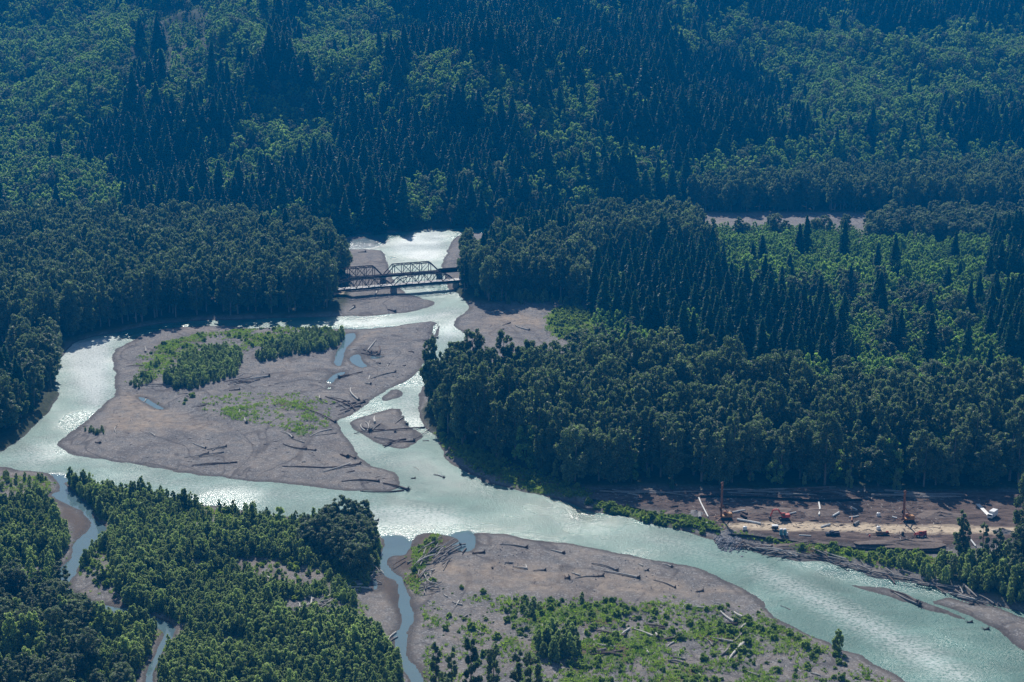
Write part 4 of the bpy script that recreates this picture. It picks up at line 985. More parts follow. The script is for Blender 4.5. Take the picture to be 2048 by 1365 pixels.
LOGAREA = [((410,925),'in the crossed heap on the lower island gravel'), ((500,765),'in the dark jam below the big island willows'), ((690,820),'in the big jam where the side channel enters'), ((740,700),'in the white snag heap by the island pools'),
 ((735,760),'on the gravel east of the island pools'), ((740,855),'in the snag heap on the small middle islet'), ((800,885),'along the lower edge of the middle islet'), ((610,880),'beside the green patch on the island'), ((650,935),'on the island gravel near its right tip'),
 ((780,975),'at the lower right tip of the island'), ((490,840),'on the open middle of the island'), ((300,870),'on the left tail of the island'), ((270,760),'at the left shore of the island'), ((320,690),'in the grass at the top of the island'), ((1080,1110),'at the upper end of the near gravel bar'), ((1050,1140),'in the middle of the near gravel bar'),
 ((1240,1150),'on the right half of the near gravel bar'), ((1340,1180),'at the lower end of the near gravel bar'), ((870,1120),'in the grey jam on the muddy spit'), ((860,1160),'in the bleached tangle below the muddy spit'), ((620,1225),'in the bleached tangle on the near left bank'),
 ((730,1160),'beside the creek mouth on the left'), ((1290,1290),'beside the big round clump on the dry flat'), ((1460,1310),'in the bleached crossed logs near the lower right'), ((1440,1250),'at the river edge of the dry flat'), ((1560,1350),'at the bottom of the dry flat'), ((1210,1310),'right below the big round clump'), ((1350,1330),'at the bottom middle of the dry flat'),
 ((1510,1100),'in the jam beside the riprap heap'), ((1600,1115),'along the bank below the dirt road'), ((1700,1140),'along the backwater bank'), ((1800,1160),'along the lower backwater bank'), ((1930,1195),'on the far right bank'), ((1810,1195),'stranded in the river at the lower right'),
 ((1030,655),'on the right gravel bar below the bridges'), ((730,600),'on the gravel under the bridges'), ((725,505),'on the gravel above the bridges'), ((945,955),'in the open river beside the bright bank'), ((1900,1230),'at the small bar in the lower right river'), ((865,675),'at the head of the side channel'), ((750,1040),'at the point of the dark clump in the river'),
 ((1500,990),'in the row of stacked trunks behind the work site'), ((1650,990),'in the stack of trunks behind the curved pipe'), ((1790,1000),'in the stack of trunks behind the right drilling rig'), ((1450,1040),'on the dirt by the left drilling rig'), ((1700,1045),'on the dirt in the middle of the work site'), ((1250,1000),'on the dirt at the narrow end of the work site'), ((700,1200),'on the gravel left of the creek'), ((790,1290),'on the left edge of the narrow creek'), ((940,1190),'on the flat below the bleached tangle'), ((930,1270),'above the slender bottom trees')]
LOGAREA = [(P(*p), t) for p, t in LOGAREA]
NLOG = [0]; LOGS = []
def add_log(x0, y0, x1, y1, r, col, root, dz=0.0, tilt=0.0):
    seed = NLOG[0] + 1000; NLOG[0] += 1
    Ln = max(0.8, math.hypot(x1 - x0, y1 - y0)); rz = math.atan2(y1 - y0, x1 - x0)
    cx, cy = (x0 + x1) / 2, (y0 + y1) / 2; best = min(LOGAREA, key=lambda t: (t[0][0] - cx) ** 2 + (t[0][1] - cy) ** 2 * 0.2)[1]
    z0 = max(gz1(x0, y0), -0.1); z1 = max(gz1(x1, y1), -0.1)
    word = dict(drift='bleached', driftdark='dark', driftgrey='grey')[col]
    ln = 'long ' if Ln > 14 else ('short ' if Ln < 5 else '')
    lab = ln + word + ' driftwood log ' + ('with roots ' if root else '') + best
    lab = ' '.join(lab.split()[:16])
    o = thing('driftwood_log', (x0, y0, z0 + dz), lab, 'log', 'driftwood logs ' + best, rz=rz)
    o.rotation_euler = (0, -math.atan2(z1 - z0, Ln) - tilt, rz)
    lm = log_mesh(Ln, r, seed); part(lm, 'log_trunk', M[col], o)
    if root: part(root_mesh(Ln, r, seed), 'root_ball', M['roots'], o)
    return o
C_ = dict(p='drift', d='driftdark', g='driftgrey')
TL = [  # thin end, thick end (photo outline points carried to the ground), colour, roots, radius
 (460,769,538,757,'p',1,.5),(448,768,500,760,'d',0,.3),(462,766,500,770,'d',0,.35),(470,772,520,764,'d',0,.3),(480,763,470,774,'g',0,.25),(490,773,510,766,'g',0,.3),(456,774,500,768,'d',0,.3),(458,786,479,784,'d',1,.35),(474,758,486,752,'p',0,.2),
 (383,819,417,811,'g',0,.25),(392,818,412,814,'d',0,.3),(474,836,480,826,'p',1,.25),(489,840,493,850,'p',1,.45),(298,869,310,877,'p',0,.25),(386,891,411,901,'p',1,.3),(369,920,448,909,'g',0,.3),(414,904,452,898,'g',1,.35),(398,917,416,912,'d',1,.4),(440,894,425,906,'g',0,.22),
 (385,934,475,929,'d',0,.35),(400,932,460,931,'g',0,.25),(561,867,585,880,'p',1,.35),(582,881,609,890,'g',0,.25),(620,878,663,861,'p',0,.35),(630,876,674,868,'g',0,.22),(566,892,612,903,'d',1,.35),(612,903,631,906,'d',1,.3),(616,826,670,846,'d',1,.4),(564,937,650,941,'d',0,.35),
 (646,949,700,932,'p',0,.45),(650,940,720,930,'d',1,.4),(664,944,712,935,'g',0,.3),(604,929,609,930,'p',0,.3),(232,870,233,858,'p',1,.22),(190,889,200,891,'d',1,.35),(286,807,292,798,'p',1,.25),(355,793,376,791,'g',0,.2),(253,735,287,737,'d',0,.25),(274,776,330,773,'g',0,.35),(290,777,325,776,'p',0,.25),(290,697,291,708,'p',1,.35),
 (651,798,699,815,'d',0,.45),(655,800,710,822,'d',0,.35),(640,795,641,804,'p',1,.35),(636,804,655,812,'g',0,.25),(701,780,717,803,'p',1,.45),(672,818,712,808,'d',0,.4),(680,824,720,812,'g',0,.35),(690,826,728,806,'d',1,.45),(664,806,697,822,'g',0,.3),(660,814,700,806,'d',0,.35),(676,832,700,822,'g',0,.3),(700,818,722,814,'d',0,.4),
 (752,684,735,704,'p',0,.4),(748,690,733,706,'p',0,.3),(726,702,742,708,'d',1,.5),(758,696,756,712,'d',1,.6),(735,712,755,706,'d',0,.4),(722,708,760,714,'d',0,.4),(740,716,768,714,'p',0,.25),(817,707,828,708,'d',0,.35),(805,735,812,734,'d',0,.3),
 (738,764,740,757,'p',0,.4),(741,762,790,748,'g',1,.35),(683,757,725,747,'d',0,.3),(700,752,679,757,'d',1,.6),(729,770,741,772,'p',1,.35),(775,738,777,732,'p',1,.25),(753,728,760,730,'d',1,.3),(611,690,620,688,'d',0,.2),
 (723,850,730,864,'p',0,.35),(730,846,734,866,'p',0,.3),(740,845,735,864,'p',0,.25),(749,836,750,850,'p',0,.6),(722,858,740,865,'d',1,.6),(740,868,760,852,'g',0,.3),(708,868,770,864,'d',0,.3),(745,866,850,856,'d',0,.4),(790,850,806,836,'g',1,.35),(812,848,814,850,'d',1,.4),
 (748,876,800,886,'g',0,.3),(765,893,828,884,'d',1,.45),(775,889,812,881,'d',0,.45),(768,896,780,890,'d',1,.35),(826,880,858,860,'g',0,.25),(785,862,790,868,'d',1,.35),(845,883,858,882,'g',0,.25),
 (683,967,757,967,'d',1,.4),(766,970,815,981,'d',1,.55),(720,983,808,982,'d',0,.35),(693,950,709,947,'d',0,.25),(680,912,695,917,'d',1,.55),(700,914,710,919,'d',1,.35),(867,950,887,956,'g',1,.35),(822,958,823,959,'d',1,.3),(825,934,838,941,'g',0,.15),
 (1001,1094,1053,1100,'g',1,.4),(1101,1104,1127,1112,'p',1,.4),(944,1110,968,1109,'d',1,.45),(1010,1131,1026,1132,'g',0,.35),(1025,1139,1055,1143,'p',0,.35),(1051,1134,1053,1142,'p',0,.3),(1066,1147,1090,1146,'g',1,.3),(1183,1133,1234,1147,'g',1,.4),(1143,1151,1160,1157,'p',0,.35),
 (1208,1148,1277,1162,'p',1,.42),(1186,1159,1206,1158,'d',1,.35),(1150,1162,1190,1158,'g',0,.25),(1129,1163,1132,1164,'d',1,.4),(1275,1131,1286,1137,'p',0,.25),(1287,1147,1289,1150,'p',1,.3),(1325,1130,1343,1137,'p',1,.3),(1306,1166,1350,1181,'g',1,.28),(983,1140,985,1143,'d',1,.25),(1391,1190,1405,1188,'d',1,.3),
 (1030,655,1058,664,'p',1,.4),(1005,655,1020,650,'d',1,.3),(1000,664,1008,662,'d',0,.3),(716,508,731,507,'p',1,.5),(746,597,754,586,'p',1,.5),(699,624,708,618,'p',1,.55),(775,622,790,625,'d',1,.55),(735,600,740,599,'g',0,.3),
 (864,675,875,677,'d',1,.4),(846,684,856,682,'d',1,.3),(1781,1184,1832,1208,'d',1,.6),(1788,1187,1838,1212,'g',1,.5),(1934,1246,1935,1247,'d',1,.35),(1967,1260,1970,1262,'d',1,.35),(1937,1211,1938,1212,'d',1,.35),
 (1056,1286,1077,1287,'g',0,.4),(1068,1297,1080,1290,'p',0,.3),(1100,1293,1120,1295,'d',0,.3),(1187,1266,1226,1275,'d',0,.4),(1238,1282,1259,1266,'p',0,.45),(1236,1274,1250,1282,'d',1,.5),(1268,1267,1305,1284,'p',0,.45),(1290,1256,1330,1262,'d',0,.35),(1300,1264,1330,1266,'d',0,.35),(1311,1277,1315,1286,'p',1,.5),(1305,1292,1345,1284,'d',0,.4),(1318,1290,1360,1281,'d',0,.3),
 (1334,1302,1348,1291,'p',0,.3),(1293,1308,1297,1318,'p',0,.35),(1190,1298,1230,1306,'p',0,.4),(1176,1314,1240,1322,'d',0,.45),(1176,1316,1212,1310,'g',0,.4),(1180,1320,1245,1312,'d',0,.4),(1340,1322,1370,1326,'g',0,.35),(1356,1320,1367,1307,'p',0,.3),(1336,1331,1366,1335,'g',0,.5),
 (1362,1219,1415,1226,'p',0,.35),(1366,1226,1372,1217,'p',0,.25),(1428,1212,1443,1215,'p',0,.22),(1440,1229,1468,1252,'p',0,.5),(1452,1238,1470,1252,'g',0,.4),(1466,1230,1484,1242,'p',0,.6),(1440,1255,1472,1256,'d',1,.4),(1422,1285,1466,1293,'p',0,.4),(1402,1283,1425,1299,'g',1,.3),(1470,1290,1488,1273,'g',1,.35),(1480,1268,1497,1256,'p',0,.45),
 (1456,1330,1488,1296,'p',0,.55),(1459,1322,1482,1298,'p',0,.4),(1437,1322,1455,1306,'g',0,.4),(1484,1300,1499,1320,'p',0,.4),(1441,1318,1452,1312,'d',0,.35),(1486,1346,1518,1362,'g',0,.4),(1395,1350,1402,1362,'p',0,.3),(1620,1352,1640,1358,'p',0,.25),(1560,1212,1580,1220,'g',0,.2),
 (520,1153,540,1163,'p',0,.35),(598,1196,628,1207,'p',0,.45),(622,1198,622,1218,'p',0,.4),(590,1203,612,1205,'p',0,.3),(645,1210,662,1198,'p',0,.4),(594,1230,625,1215,'p',0,.35),(640,1226,670,1204,'g',0,.4),(605,1222,640,1228,'g',0,.4),(650,1216,700,1188,'p',0,.3),(596,1212,600,1222,'p',0,.35),
 (686,1182,742,1180,'p',0,.4),(700,1176,735,1172,'p',0,.35),(736,1163,752,1160,'g',0,.35),(748,1042,752,1040,'g',1,.3),(738,1045,752,1047,'d',0,.4),(775,1290,792,1266,'p',0,.35),(780,1285,795,1275,'g',0,.3),(798,1300,802,1316,'p',0,.3),(887,1193,895,1200,'p',0,.25),(905,1210,925,1216,'p',0,.35),(912,1218,918,1208,'p',0,.3),(943,1262,962,1273,'g',0,.35),(946,1273,968,1274,'g',0,.35),(925,1248,935,1237,'g',0,.3),
 (1442,1048,1460,1035,'g',0,.35),(1412,1020,1428,1016,'d',0,.45),(1482,1034,1494,1040,'d',0,.5),(1618,1053,1636,1052,'d',0,.4),(1280,1003,1300,1001,'d',0,.35),(1255,998,1275,1002,'p',0,.25),(1340,1026,1356,1024,'d',0,.4),
]
for (u0, v0, u1, v1, c, rt, r) in TL:
    a = P(u0, v0); b = P(u1, v1)
    if math.hypot(b[0] - a[0], b[1] - a[1]) < 1.5: b = (a[0] + 1.6, a[1] + 0.3)
    # long lines of sight stretch depth; keep a believable trunk length
    d = Vector((b[0] - a[0], b[1] - a[1])); 
    if d.length > 26: m_ = Vector(((a[0] + b[0]) / 2, (a[1] + b[1]) / 2)); d = d.normalized() * 26; a = m_ - d / 2; b = m_ + d / 2
    add_log(a[0], a[1], b[0], b[1], r, C_[c], bool(rt))
JAM = MB()
def pile(path, n, Lr_, rr, cols, along, spread, zmax, seed):
    g = np.random.default_rng(seed); pts = [Vector(P(*p)) for p in path]
    cum = [0]
    for i in range(len(pts) - 1): cum.append(cum[-1] + (pts[i + 1] - pts[i]).length)
    for k in range(n):
        s = (k + g.uniform(0, 1)) / n * cum[-1]; i = min(len(pts) - 2, int(np.searchsorted(cum, s) - 1) if s > 0 else 0)
        f = (s - cum[i]) / max(1e-6, cum[i + 1] - cum[i]); c = pts[i].lerp(pts[i + 1], f); dr = (pts[i + 1] - pts[i]).normalized()
        base = math.atan2(dr.y, dr.x); a = base + g.normal(0, along); c = c + Vector((-dr.y, dr.x)) * g.normal(0, spread)
        Ln = g.uniform(*Lr_); x0, y0 = c.x - math.cos(a) * Ln / 2, c.y - math.sin(a) * Ln / 2
        r_ = g.uniform(*rr)
        if k % 2 and NLOG[0] < 296: add_log(x0, y0, x0 + math.cos(a) * Ln, y0 + math.sin(a) * Ln, r_, str(g.choice(cols)), g.random() < 0.08, dz=g.uniform(0.3, 1) * zmax, tilt=g.normal(0, 0.05))
        else:
            z_ = max(gz1(x0, y0), 0) + g.uniform(0, 0.8) * zmax + r_ * 0.7; e_ = Vector((math.cos(a) * Ln, math.sin(a) * Ln, g.normal(0, 0.5))); o_ = Vector((x0, y0, z_))
            JAM.tube([o_, o_ + e_ * 0.5 + Vector((0, 0, 0.1)), o_ + e_], [r_ * 0.9, r_ * 0.8, r_ * 0.45], 7)
pile([(1476,1089),(1500,1096),(1545,1106),(1590,1113)], 30, (4, 12), (.2, .45), ['driftgrey', 'driftdark', 'drift', 'driftgrey'], .5, 1.6, 1.3, 1)
pile([(1590,1113),(1660,1122),(1735,1143),(1810,1161),(1880,1176),(1960,1205)], 52, (4, 12), (.2, .42), ['driftgrey', 'driftdark', 'driftgrey', 'drift'], .4, 1.5, .9, 2)
pile([(848,1140),(865,1125),(888,1108),(908,1094)], 34, (5, 13), (.2, .4), ['driftgrey', 'driftdark', 'driftgrey', 'drift'], .22, 3.2, 1.2, 3)
pile([(862,1188),(852,1165),(858,1148)], 22, (4, 9), (.15, .3), ['drift', 'drift', 'driftgrey'], .8, 1.4, 1.0, 4)
pile([(600,1228),(650,1222),(690,1200)], 14, (4, 9), (.15, .3), ['drift', 'driftgrey'], .7, 2.0, .8, 5)
pile([(734,1165),(755,1150),(745,1142)], 10, (3, 7), (.15, .3), ['driftgrey', 'drift'], .8, 1.5, .5, 6)
pile([(1455,993),(1540,994),(1600,997)], 12, (8, 16), (.3, .45), ['driftdark', 'driftgrey'], .08, 1.6, 0.8, 7)
pile([(1590,998),(1650,996),(1680,1000)], 16, (9, 18), (.3, .5), ['driftdark', 'driftgrey', 'driftdark'], .08, 1.8, 1.3, 8)
pile([(1770,1002),(1850,1005),(1900,1005)], 12, (9, 18), (.3, .5), ['driftdark', 'driftgrey', 'driftdark'], .06, 1.5, 1.2, 9)
pile([(1200,992),(1260,997),(1320,998),(1380,997)], 10, (6, 14), (.25, .4), ['driftdark', 'driftgrey'], .15, 1.5, .5, 10)
tag(link('driftwood_jam', JAM.mesh('driftwood_jam', M['driftgrey'])), kind='stuff')
print('logs', NLOG[0])

# ------------------------------------------------------------------ work site
def at(u, v): a, b = P(u, v); z = gz1(a, b); a, b = P(u, v, z); return (a, b, gz1(a, b))
def wheel(mb, c, r, w, axis='y', n=12):
    d = Vector((0, 1, 0)) if axis == 'y' else Vector((1, 0, 0)); c = Vector(c); mb.tube([c - d * w / 2, c - d * w * 0.35, c + d * w * 0.35, c + d * w / 2], [r * 0.8, r, r, r * 0.8], n)
def tracks(root, Ln, gap, h, w):
    for s in (-1, 1):
        mb = MB(); pts = []
        y = s * gap / 2; vs = []; prof = []
        for k in range(7): a = math.pi / 2 + math.pi * k / 6; prof.append((-Ln / 2 + h / 2 + math.cos(a) * h / 2, h / 2 + math.sin(a) * h / 2))
        for k in range(7): a = -math.pi / 2 + math.pi * k / 6; prof.append((Ln / 2 - h / 2 + math.cos(a) * h / 2, h / 2 + math.sin(a) * h / 2))
        n = len(prof)
        for yy in (y - w / 2, y + w / 2): vs += [(px_, yy, pz_) for px_, pz_ in prof]
        mb.add(vs, [tuple(range(n)), tuple(reversed(range(n, 2 * n)))] + [(i, i + n, (i + 1) % n + n, (i + 1) % n) for i in range(n)])
        part(mb, 'track', M['black'], root)
def drill_rig(u, v, H, label, rz, tank):
    o = thing('drilling_rig', at(u, v), label, 'drilling rig', rz=rz)
    tracks(o, 4.6, 2.4, 0.9, 0.55)
    b = MB(); b.box((0.3, 0, 1.25), (4.2, 2.3, 0.6)); b.box((1.3, 0, 2.0), (2.0, 2.2, 1.1), bev=0.15); part(b, 'body', M['yellow'], o)
    c = MB(); c.box((-0.3, 0.75, 2.25), (1.2, 1.0, 1.5), bev=0.15); cb = part(c, 'cab', M['orange'], o)
    g = MB(); g.box((-0.92, 0.75, 2.45), (0.05, 0.8, 0.8)); part(g, 'window', M['glass'], cb)
    m_ = MB()
    for a, bb in ((-.28, -.28), (.28, -.28), (.28, .28), (-.28, .28)): m_.bar((-2.0 + a, bb, 0.5), (-2.0 + a, bb, H), 0.16)
    k = 0; z = 0.6
    while z < H - 1.0:
        s = 1 if k % 2 else -1
        for q in (-.28, .28): m_.bar((-2.0 - .28 * s, q, z), (-2.0 + .28 * s, q, z + 0.9), 0.09); m_.bar((-2.0 + q, -.28 * s, z), (-2.0 + q, .28 * s, z + 0.9), 0.09)
        z += 0.9; k += 1
    m_.box((-2.0, 0, H * 0.5), (0.34, 0.34, H - 1.2)); part(m_, 'mast', M['orange'], o)
    h = MB(); h.box((-2.0, 0, H + 0.2), (0.95, 0.8, 0.55), bev=0.1); h.tube([(-2.35, 0, H + 0.45), (-1.65, 0, H + 0.45)], [0.3, 0.3], 10); part(h, 'mast_head', M['orange'], o)
    d = MB(); d.box((-2.45, 0, 4.2), (0.5, 0.7, 1.3), bev=0.08); part(d, 'drill_head', M['steel'], o)
    st = MB(); st.bar((0.9, 0.45, 2.4), (-1.8, 0.2, 6.2), 0.2); st.bar((0.9, -0.45, 2.4), (-1.8, -0.2, 6.2), 0.2); part(st, 'stay_ram', M['orange'], o)
    for s in (-1, 1):
        e = MB(); e.bar((-1.8, s * 0.8, 1.2), (-4.0, s * 2.2, 0.12), 0.24); e.box((-4.0, s * 2.2, 0.06), (0.7, 0.7, 0.12)); part(e, 'outrigger', M['orange'], o)
    return o
drill_rig(1452, 1038, 15.0, 'tall orange drilling rig with slim mast on the left side of the work site', math.radians(5), 0)
drill_rig(1816, 1043, 12.5, 'shorter orange drilling rig with slim mast on the right side of the work site', math.radians(8), 1)
# excavator
e = thing('excavator', at(1568, 1040), 'bright red excavator on tracks with its boom folded down to the left', 'excavator', rz=math.radians(4))
tracks(e, 4.2, 2.2, 0.95, 0.6)
b = MB(); b.box((0, 0, 1.1), (1.4, 1.4, 0.3)); b.box((0.55, 0, 1.85), (3.0, 2.5, 1.15), bev=0.2); b.box((1.9, 0, 1.9), (0.7, 2.4, 1.3), bev=0.2); part(b, 'body', M['red'], e)
c = MB(); c.box((-0.55, -0.75, 2.45), (1.5, 1.0, 1.6), bev=0.15); cb = part(c, 'cab', M['red'], e)
g = MB(); g.box((-1.32, -0.75, 2.6), (0.05, 0.8, 1.0)); g.box((-0.55, -1.27, 2.6), (1.1, 0.05, 0.9)); part(g, 'window', M['glass'], cb)
bo = MB(); bo.bar((-0.9, 0.25, 1.9), (-2.6, 0.25, 4.4), 0.5, 0.6); bo.bar((-2.5, 0.25, 4.35), (-4.6, 0.25, 4.1), 0.45, 0.5); part(bo, 'boom', M['red'], e)
st = MB(); st.bar((-4.5, 0.25, 4.4), (-5.6, 0.25, 1.4), 0.36, 0.45); st.bar((-3.0, 0.25, 4.8), (-4.4, 0.25, 4.6), 0.18); part(st, 'stick', M['red'], e)
bk = MB(); bk.tube([(-5.75, -0.35, 1.0), (-5.75, 0.85, 1.0)], [0.55, 0.55], 9); bk.bar((-6.0, 0.25, 0.7), (-5.2, 0.25, 0.35), 1.1, 0.15); part(bk, 'bucket', M['black'], e)
# telehandler
t = thing('telehandler', at(1842, 1074), 'small red telehandler with big black wheels parked on the dirt road at the right', 'telehandler', rz=math.radians(2))
b = MB(); b.box((0, 0, 1.05), (4.2, 1.5, 0.7), bev=0.12); b.box((1.2, 0.4, 1.65), (1.9, 1.1, 0.8), bev=0.15); part(b, 'body', M['red'], t)
c = MB(); c.box((-0.4, -0.5, 1.9), (1.3, 0.95, 1.3), bev=0.15); cb = part(c, 'cab', M['red'], t)
g = MB(); g.box((-0.4, -0.99, 2.05), (0.95, 0.05, 0.7)); g.box((-1.07, -0.5, 2.05), (0.05, 0.75, 0.7)); part(g, 'window', M['glass'], cb)
b = MB(); b.bar((2.2, 0.35, 2.3), (-2.3, 0.35, 1.4), 0.4, 0.45); b.bar((-2.3, 0.35, 1.4), (-2.6, 0.35, 0.5), 0.3); part(b, 'boom', M['red'], t)
for x in (-1.4, 1.4):
    for s in (-1, 1):
        w = MB(); wheel(w, (x, s * 0.95, 0.62), 0.62, 0.42); wo = part(w, 'wheel', M['black'], t)
        hb_ = MB(); wheel(hb_, (x, s * 1.17, 0.62), 0.28, 0.06); part(hb_, 'rim', M['white'], wo)
f = MB()
for s in (-.3, .3): f.box((-3.1, 0.35 + s, 0.28), (1.1, 0.12, 0.08))
part(f, 'fork', M['black'], t)
# pickup
def pickup(loc, rz, label, body, cat='pickup truck'):
    t = thing('pickup_truck', loc, label, cat, rz=rz)
    b = MB(); b.box((0, 0, 0.78), (5.4, 1.9, 0.62), bev=0.1)
    for s in (-1, 1): b.box((1.7, s * 0.9, 1.2), (1.95, 0.09, 0.3))
    b.box((2.65, 0, 1.2), (0.09, 1.85, 0.3)); part(b, 'body', body, t)
    c = MB(); o = [(-1.35, 1.05), (-0.75, 1.75), (0.45, 1.78), (0.72, 1.08)]
    vs = [(x, y * (0.92 if z < 1.3 else 0.76), z) for y in (-0.95, 0.95) for x, z in o]
    c.add(vs, [(3, 2, 1, 0), (4, 5, 6, 7), (0, 1, 5, 4), (1, 2, 6, 5), (2, 3, 7, 6), (3, 0, 4, 7)]); cb = part(c, 'cab', body, t)
    g = MB(); g.add([(-1.33, -0.7, 1.12), (-1.33, 0.7, 1.12), (-0.85, 0.62, 1.68), (-0.85, -0.62, 1.68)], [(0, 1, 2, 3)])
    for s in (-1, 1): g.box((-0.15, s * 0.80, 1.42), (1.2, 0.16, 0.38))
    part(g, 'window', M['glass'], cb)
    for x in (-1.7, 1.7):
        for s in (-1, 1):
            w = MB(); wheel(w, (x, s * 0.86, 0.4), 0.4, 0.26); wo = part(w, 'wheel', M['black'], t)
            hb_ = MB(); wheel(hb_, (x, s * 1.0, 0.4), 0.2, 0.04); part(hb_, 'rim', M['greysteel'], wo)
    for s in (-1, 1):
        l = MB(); l.box((-2.70, s * 0.7, 0.85), (0.06, 0.3, 0.18)); part(l, 'headlight', M['white'], t)
    bp = MB(); bp.box((-2.74, 0, 0.5), (0.12, 1.85, 0.2)); part(bp, 'bumper', M['greysteel'], t)
    return t
pickup(at(1665, 1070), math.radians(2), 'dark blue pickup truck parked on the dirt road right of the portable toilets', M['navy'])
# portable toilets
def toilet(u, v, label):
    t = thing('portable_toilet', at(u, v), label, 'portable toilet', rz=math.radians(3))
    b = MB(); b.box((0, 0, 1.05), (1.15, 1.15, 2.1)); b.box((0, 0, 0.06), (1.3, 1.3, 0.12)); part(b, 'cabin', M['teal'], t)
    r = MB(); r.box((0, 0, 2.25), (1.25, 1.25, 0.32), bev=0.25); part(r, 'roof', M['white'], t)
    d = MB(); d.box((0, -0.6, 1.05), (0.85, 0.06, 1.85)); dr = part(d, 'door', M['teal'], t)
    h = MB(); h.box((0.3, -0.66, 1.05), (0.08, 0.06, 0.16)); part(h, 'handle', M['white'], dr)
    v_ = MB(); v_.tube([(0.4, 0.4, 2.2), (0.4, 0.4, 2.7)], [0.06, 0.06], 6); part(v_, 'vent_pipe', M['white'], t)
toilet(1562, 1069.5, 'teal portable toilet with white roof, left one of the pair beside the dirt road')
toilet(1569.5, 1069.5, 'teal portable toilet with white roof, right one of the pair beside the dirt road')
# wash station by the toilets
t = thing('wash_station', at(1573.5, 1071), 'small pale wash station standing right of the two portable toilets', 'wash station')
b = MB(); b.box((0, 0, 0.55), (0.7, 0.6, 1.1), bev=0.1); part(b, 'tank', M['pipe'], t)
b = MB(); b.box((0, 0, 1.18), (0.9, 0.75, 0.12), bev=0.04); part(b, 'basin', M['white'], t)
# white trailer with canopy
t = thing('utility_trailer', at(1550, 1059.5), 'small utility trailer with white roof on the far edge of the dirt road', 'trailer', rz=math.radians(2))
b = MB(); b.box((0, 0, 0.75), (2.6, 1.5, 0.5), bev=0.08); b.box((-1.9, 0, 0.55), (1.2, 0.12, 0.12)); part(b, 'chassis', M['greysteel'], t)
b = MB(); b.box((0, 0, 1.75), (2.5, 1.6, 0.4), bev=0.15); part(b, 'roof', M['white'], t)
b = MB()
for a in (-1.1, 1.1):
    for s in (-.65, .65): b.box((a, s, 1.3), (0.1, 0.1, 0.9))
part(b, 'frame', M['black'], t)
for s in (-1, 1):
    w = MB(); wheel(w, (0.2, s * 0.85, 0.36), 0.36, 0.22); part(w, 'wheel', M['black'], t)
# flat trailer with rods
t = thing('flatbed_trailer', at(1765, 1070), 'low dark flatbed trailer with rods lying on the dirt road', 'trailer', rz=math.radians(1))
b = MB(); b.box((0, 0, 0.7), (5.2, 1.9, 0.2)); b.bar((-2.6, 0, 0.65), (-4.0, 0, 0.5), 0.15)
for s in (-.9, .9): b.box((0, s, 0.85), (5.2, 0.08, 0.15))
part(b, 'bed', M['steel'], t)
for x in (0.6, 1.5):
    for s in (-1, 1): w = MB(); wheel(w, (x, s * 0.95, 0.34), 0.34, 0.22); part(w, 'wheel', M['black'], t)
b = MB(); b.box((1.9, 0.2, 1.15), (0.8, 0.8, 0.7), bev=0.08); part(b, 'winch_box', M['red'], t)
# white truck with conveyor
t = thing('box_truck', at(1985, 1035), 'white boxy truck parked in the shade at the right end of the work site', 'truck', rz=math.radians(52))
b = MB(); b.box((0.6, 0, 1.85), (4.2, 2.3, 2.2), bev=0.12); part(b, 'cargo_box', M['white'], t)
b = MB(); b.box((-2.4, 0, 1.35), (1.7, 2.1, 1.5), bev=0.25); cb = part(b, 'cab', M['white'], t)
g = MB(); g.box((-3.24, 0, 1.75), (0.08, 1.7, 0.6)); part(g, 'window', M['glass'], cb)
b = MB(); b.box((-0.3, 0, 0.62), (5.8, 1.1, 0.25)); part(b, 'chassis', M['black'], t)
for x in (-2.3, 1.6):
    for s in (-1, 1): w = MB(); wheel(w, (x, s * 0.95, 0.48), 0.48, 0.3); part(w, 'wheel', M['black'], t)
a = at(1955, 1010); b_ = at(1972, 1027)
t = thing('pipe_stack', a, 'pale bundle of long pipes lying beside the white truck', 'pipes', rz=math.atan2(b_[1] - a[1], b_[0] - a[0]))
for k in range(4):
    q = MB(); q.tube([(0, k * 0.42 - 0.6, 0.22), (15, k * 0.42 - 0.6, 0.22)], [0.2, 0.2], 8); part(q, 'pipe', M['pipe'], t)
# pale pipes and poles lying on the dirt
PIPES = [((1397.5,997),(1402,1008),(1416,1035),'long pale pipe with a bend lying left of the left drilling rig',.30), ((1474,1041),(1500,1045),(1521,1049),'longest pale pipe in front of the left drilling rig',.42), ((1465,1027),(1478,1024),(1490,1022),'pale pipe right behind the left drilling rig',.3),
 ((1573,1031),(1582,1029),(1592,1026),'pale pipe just right of the red excavator',.3), ((1637.5,1006),(1640,1018),(1638,1032),'curved white pipe standing out on the dark dirt in the middle of the work site',.38), ((1665,1034),(1671,1031),(1678,1027),'short pale plank right of the curved white pipe',.4),
 ((1698,1036),(1707,1035),(1717,1033),'thin pale pipe beside the small orange post',.28), ((1642,1057),(1651,1054),(1660,1051),'pale pipe at the far edge of the dirt road',.36), ((1598,1072),(1610,1072.5),(1622,1073),'thin pale pipe along the near edge of the dirt road',.25), ((1412,1047),(1415,1045),(1418,1043),'short pale pipe near the green bank tip',.3),
 ((1437,1053),(1441,1053.5),(1445,1054),'tiny pale pipe by the grey gravel heap',.2), ((1938,1077),(1945,1083),(1952,1089),'pale pipe between the trees at the right end of the dirt road',.35), ((1703,1015),(1708,1018),(1714,1021),'thin grey pole on the dark dirt in the right half',.22), ((1784,1036),(1789,1037),(1794,1038),'short grey pipe left of the right drilling rig',.3)]
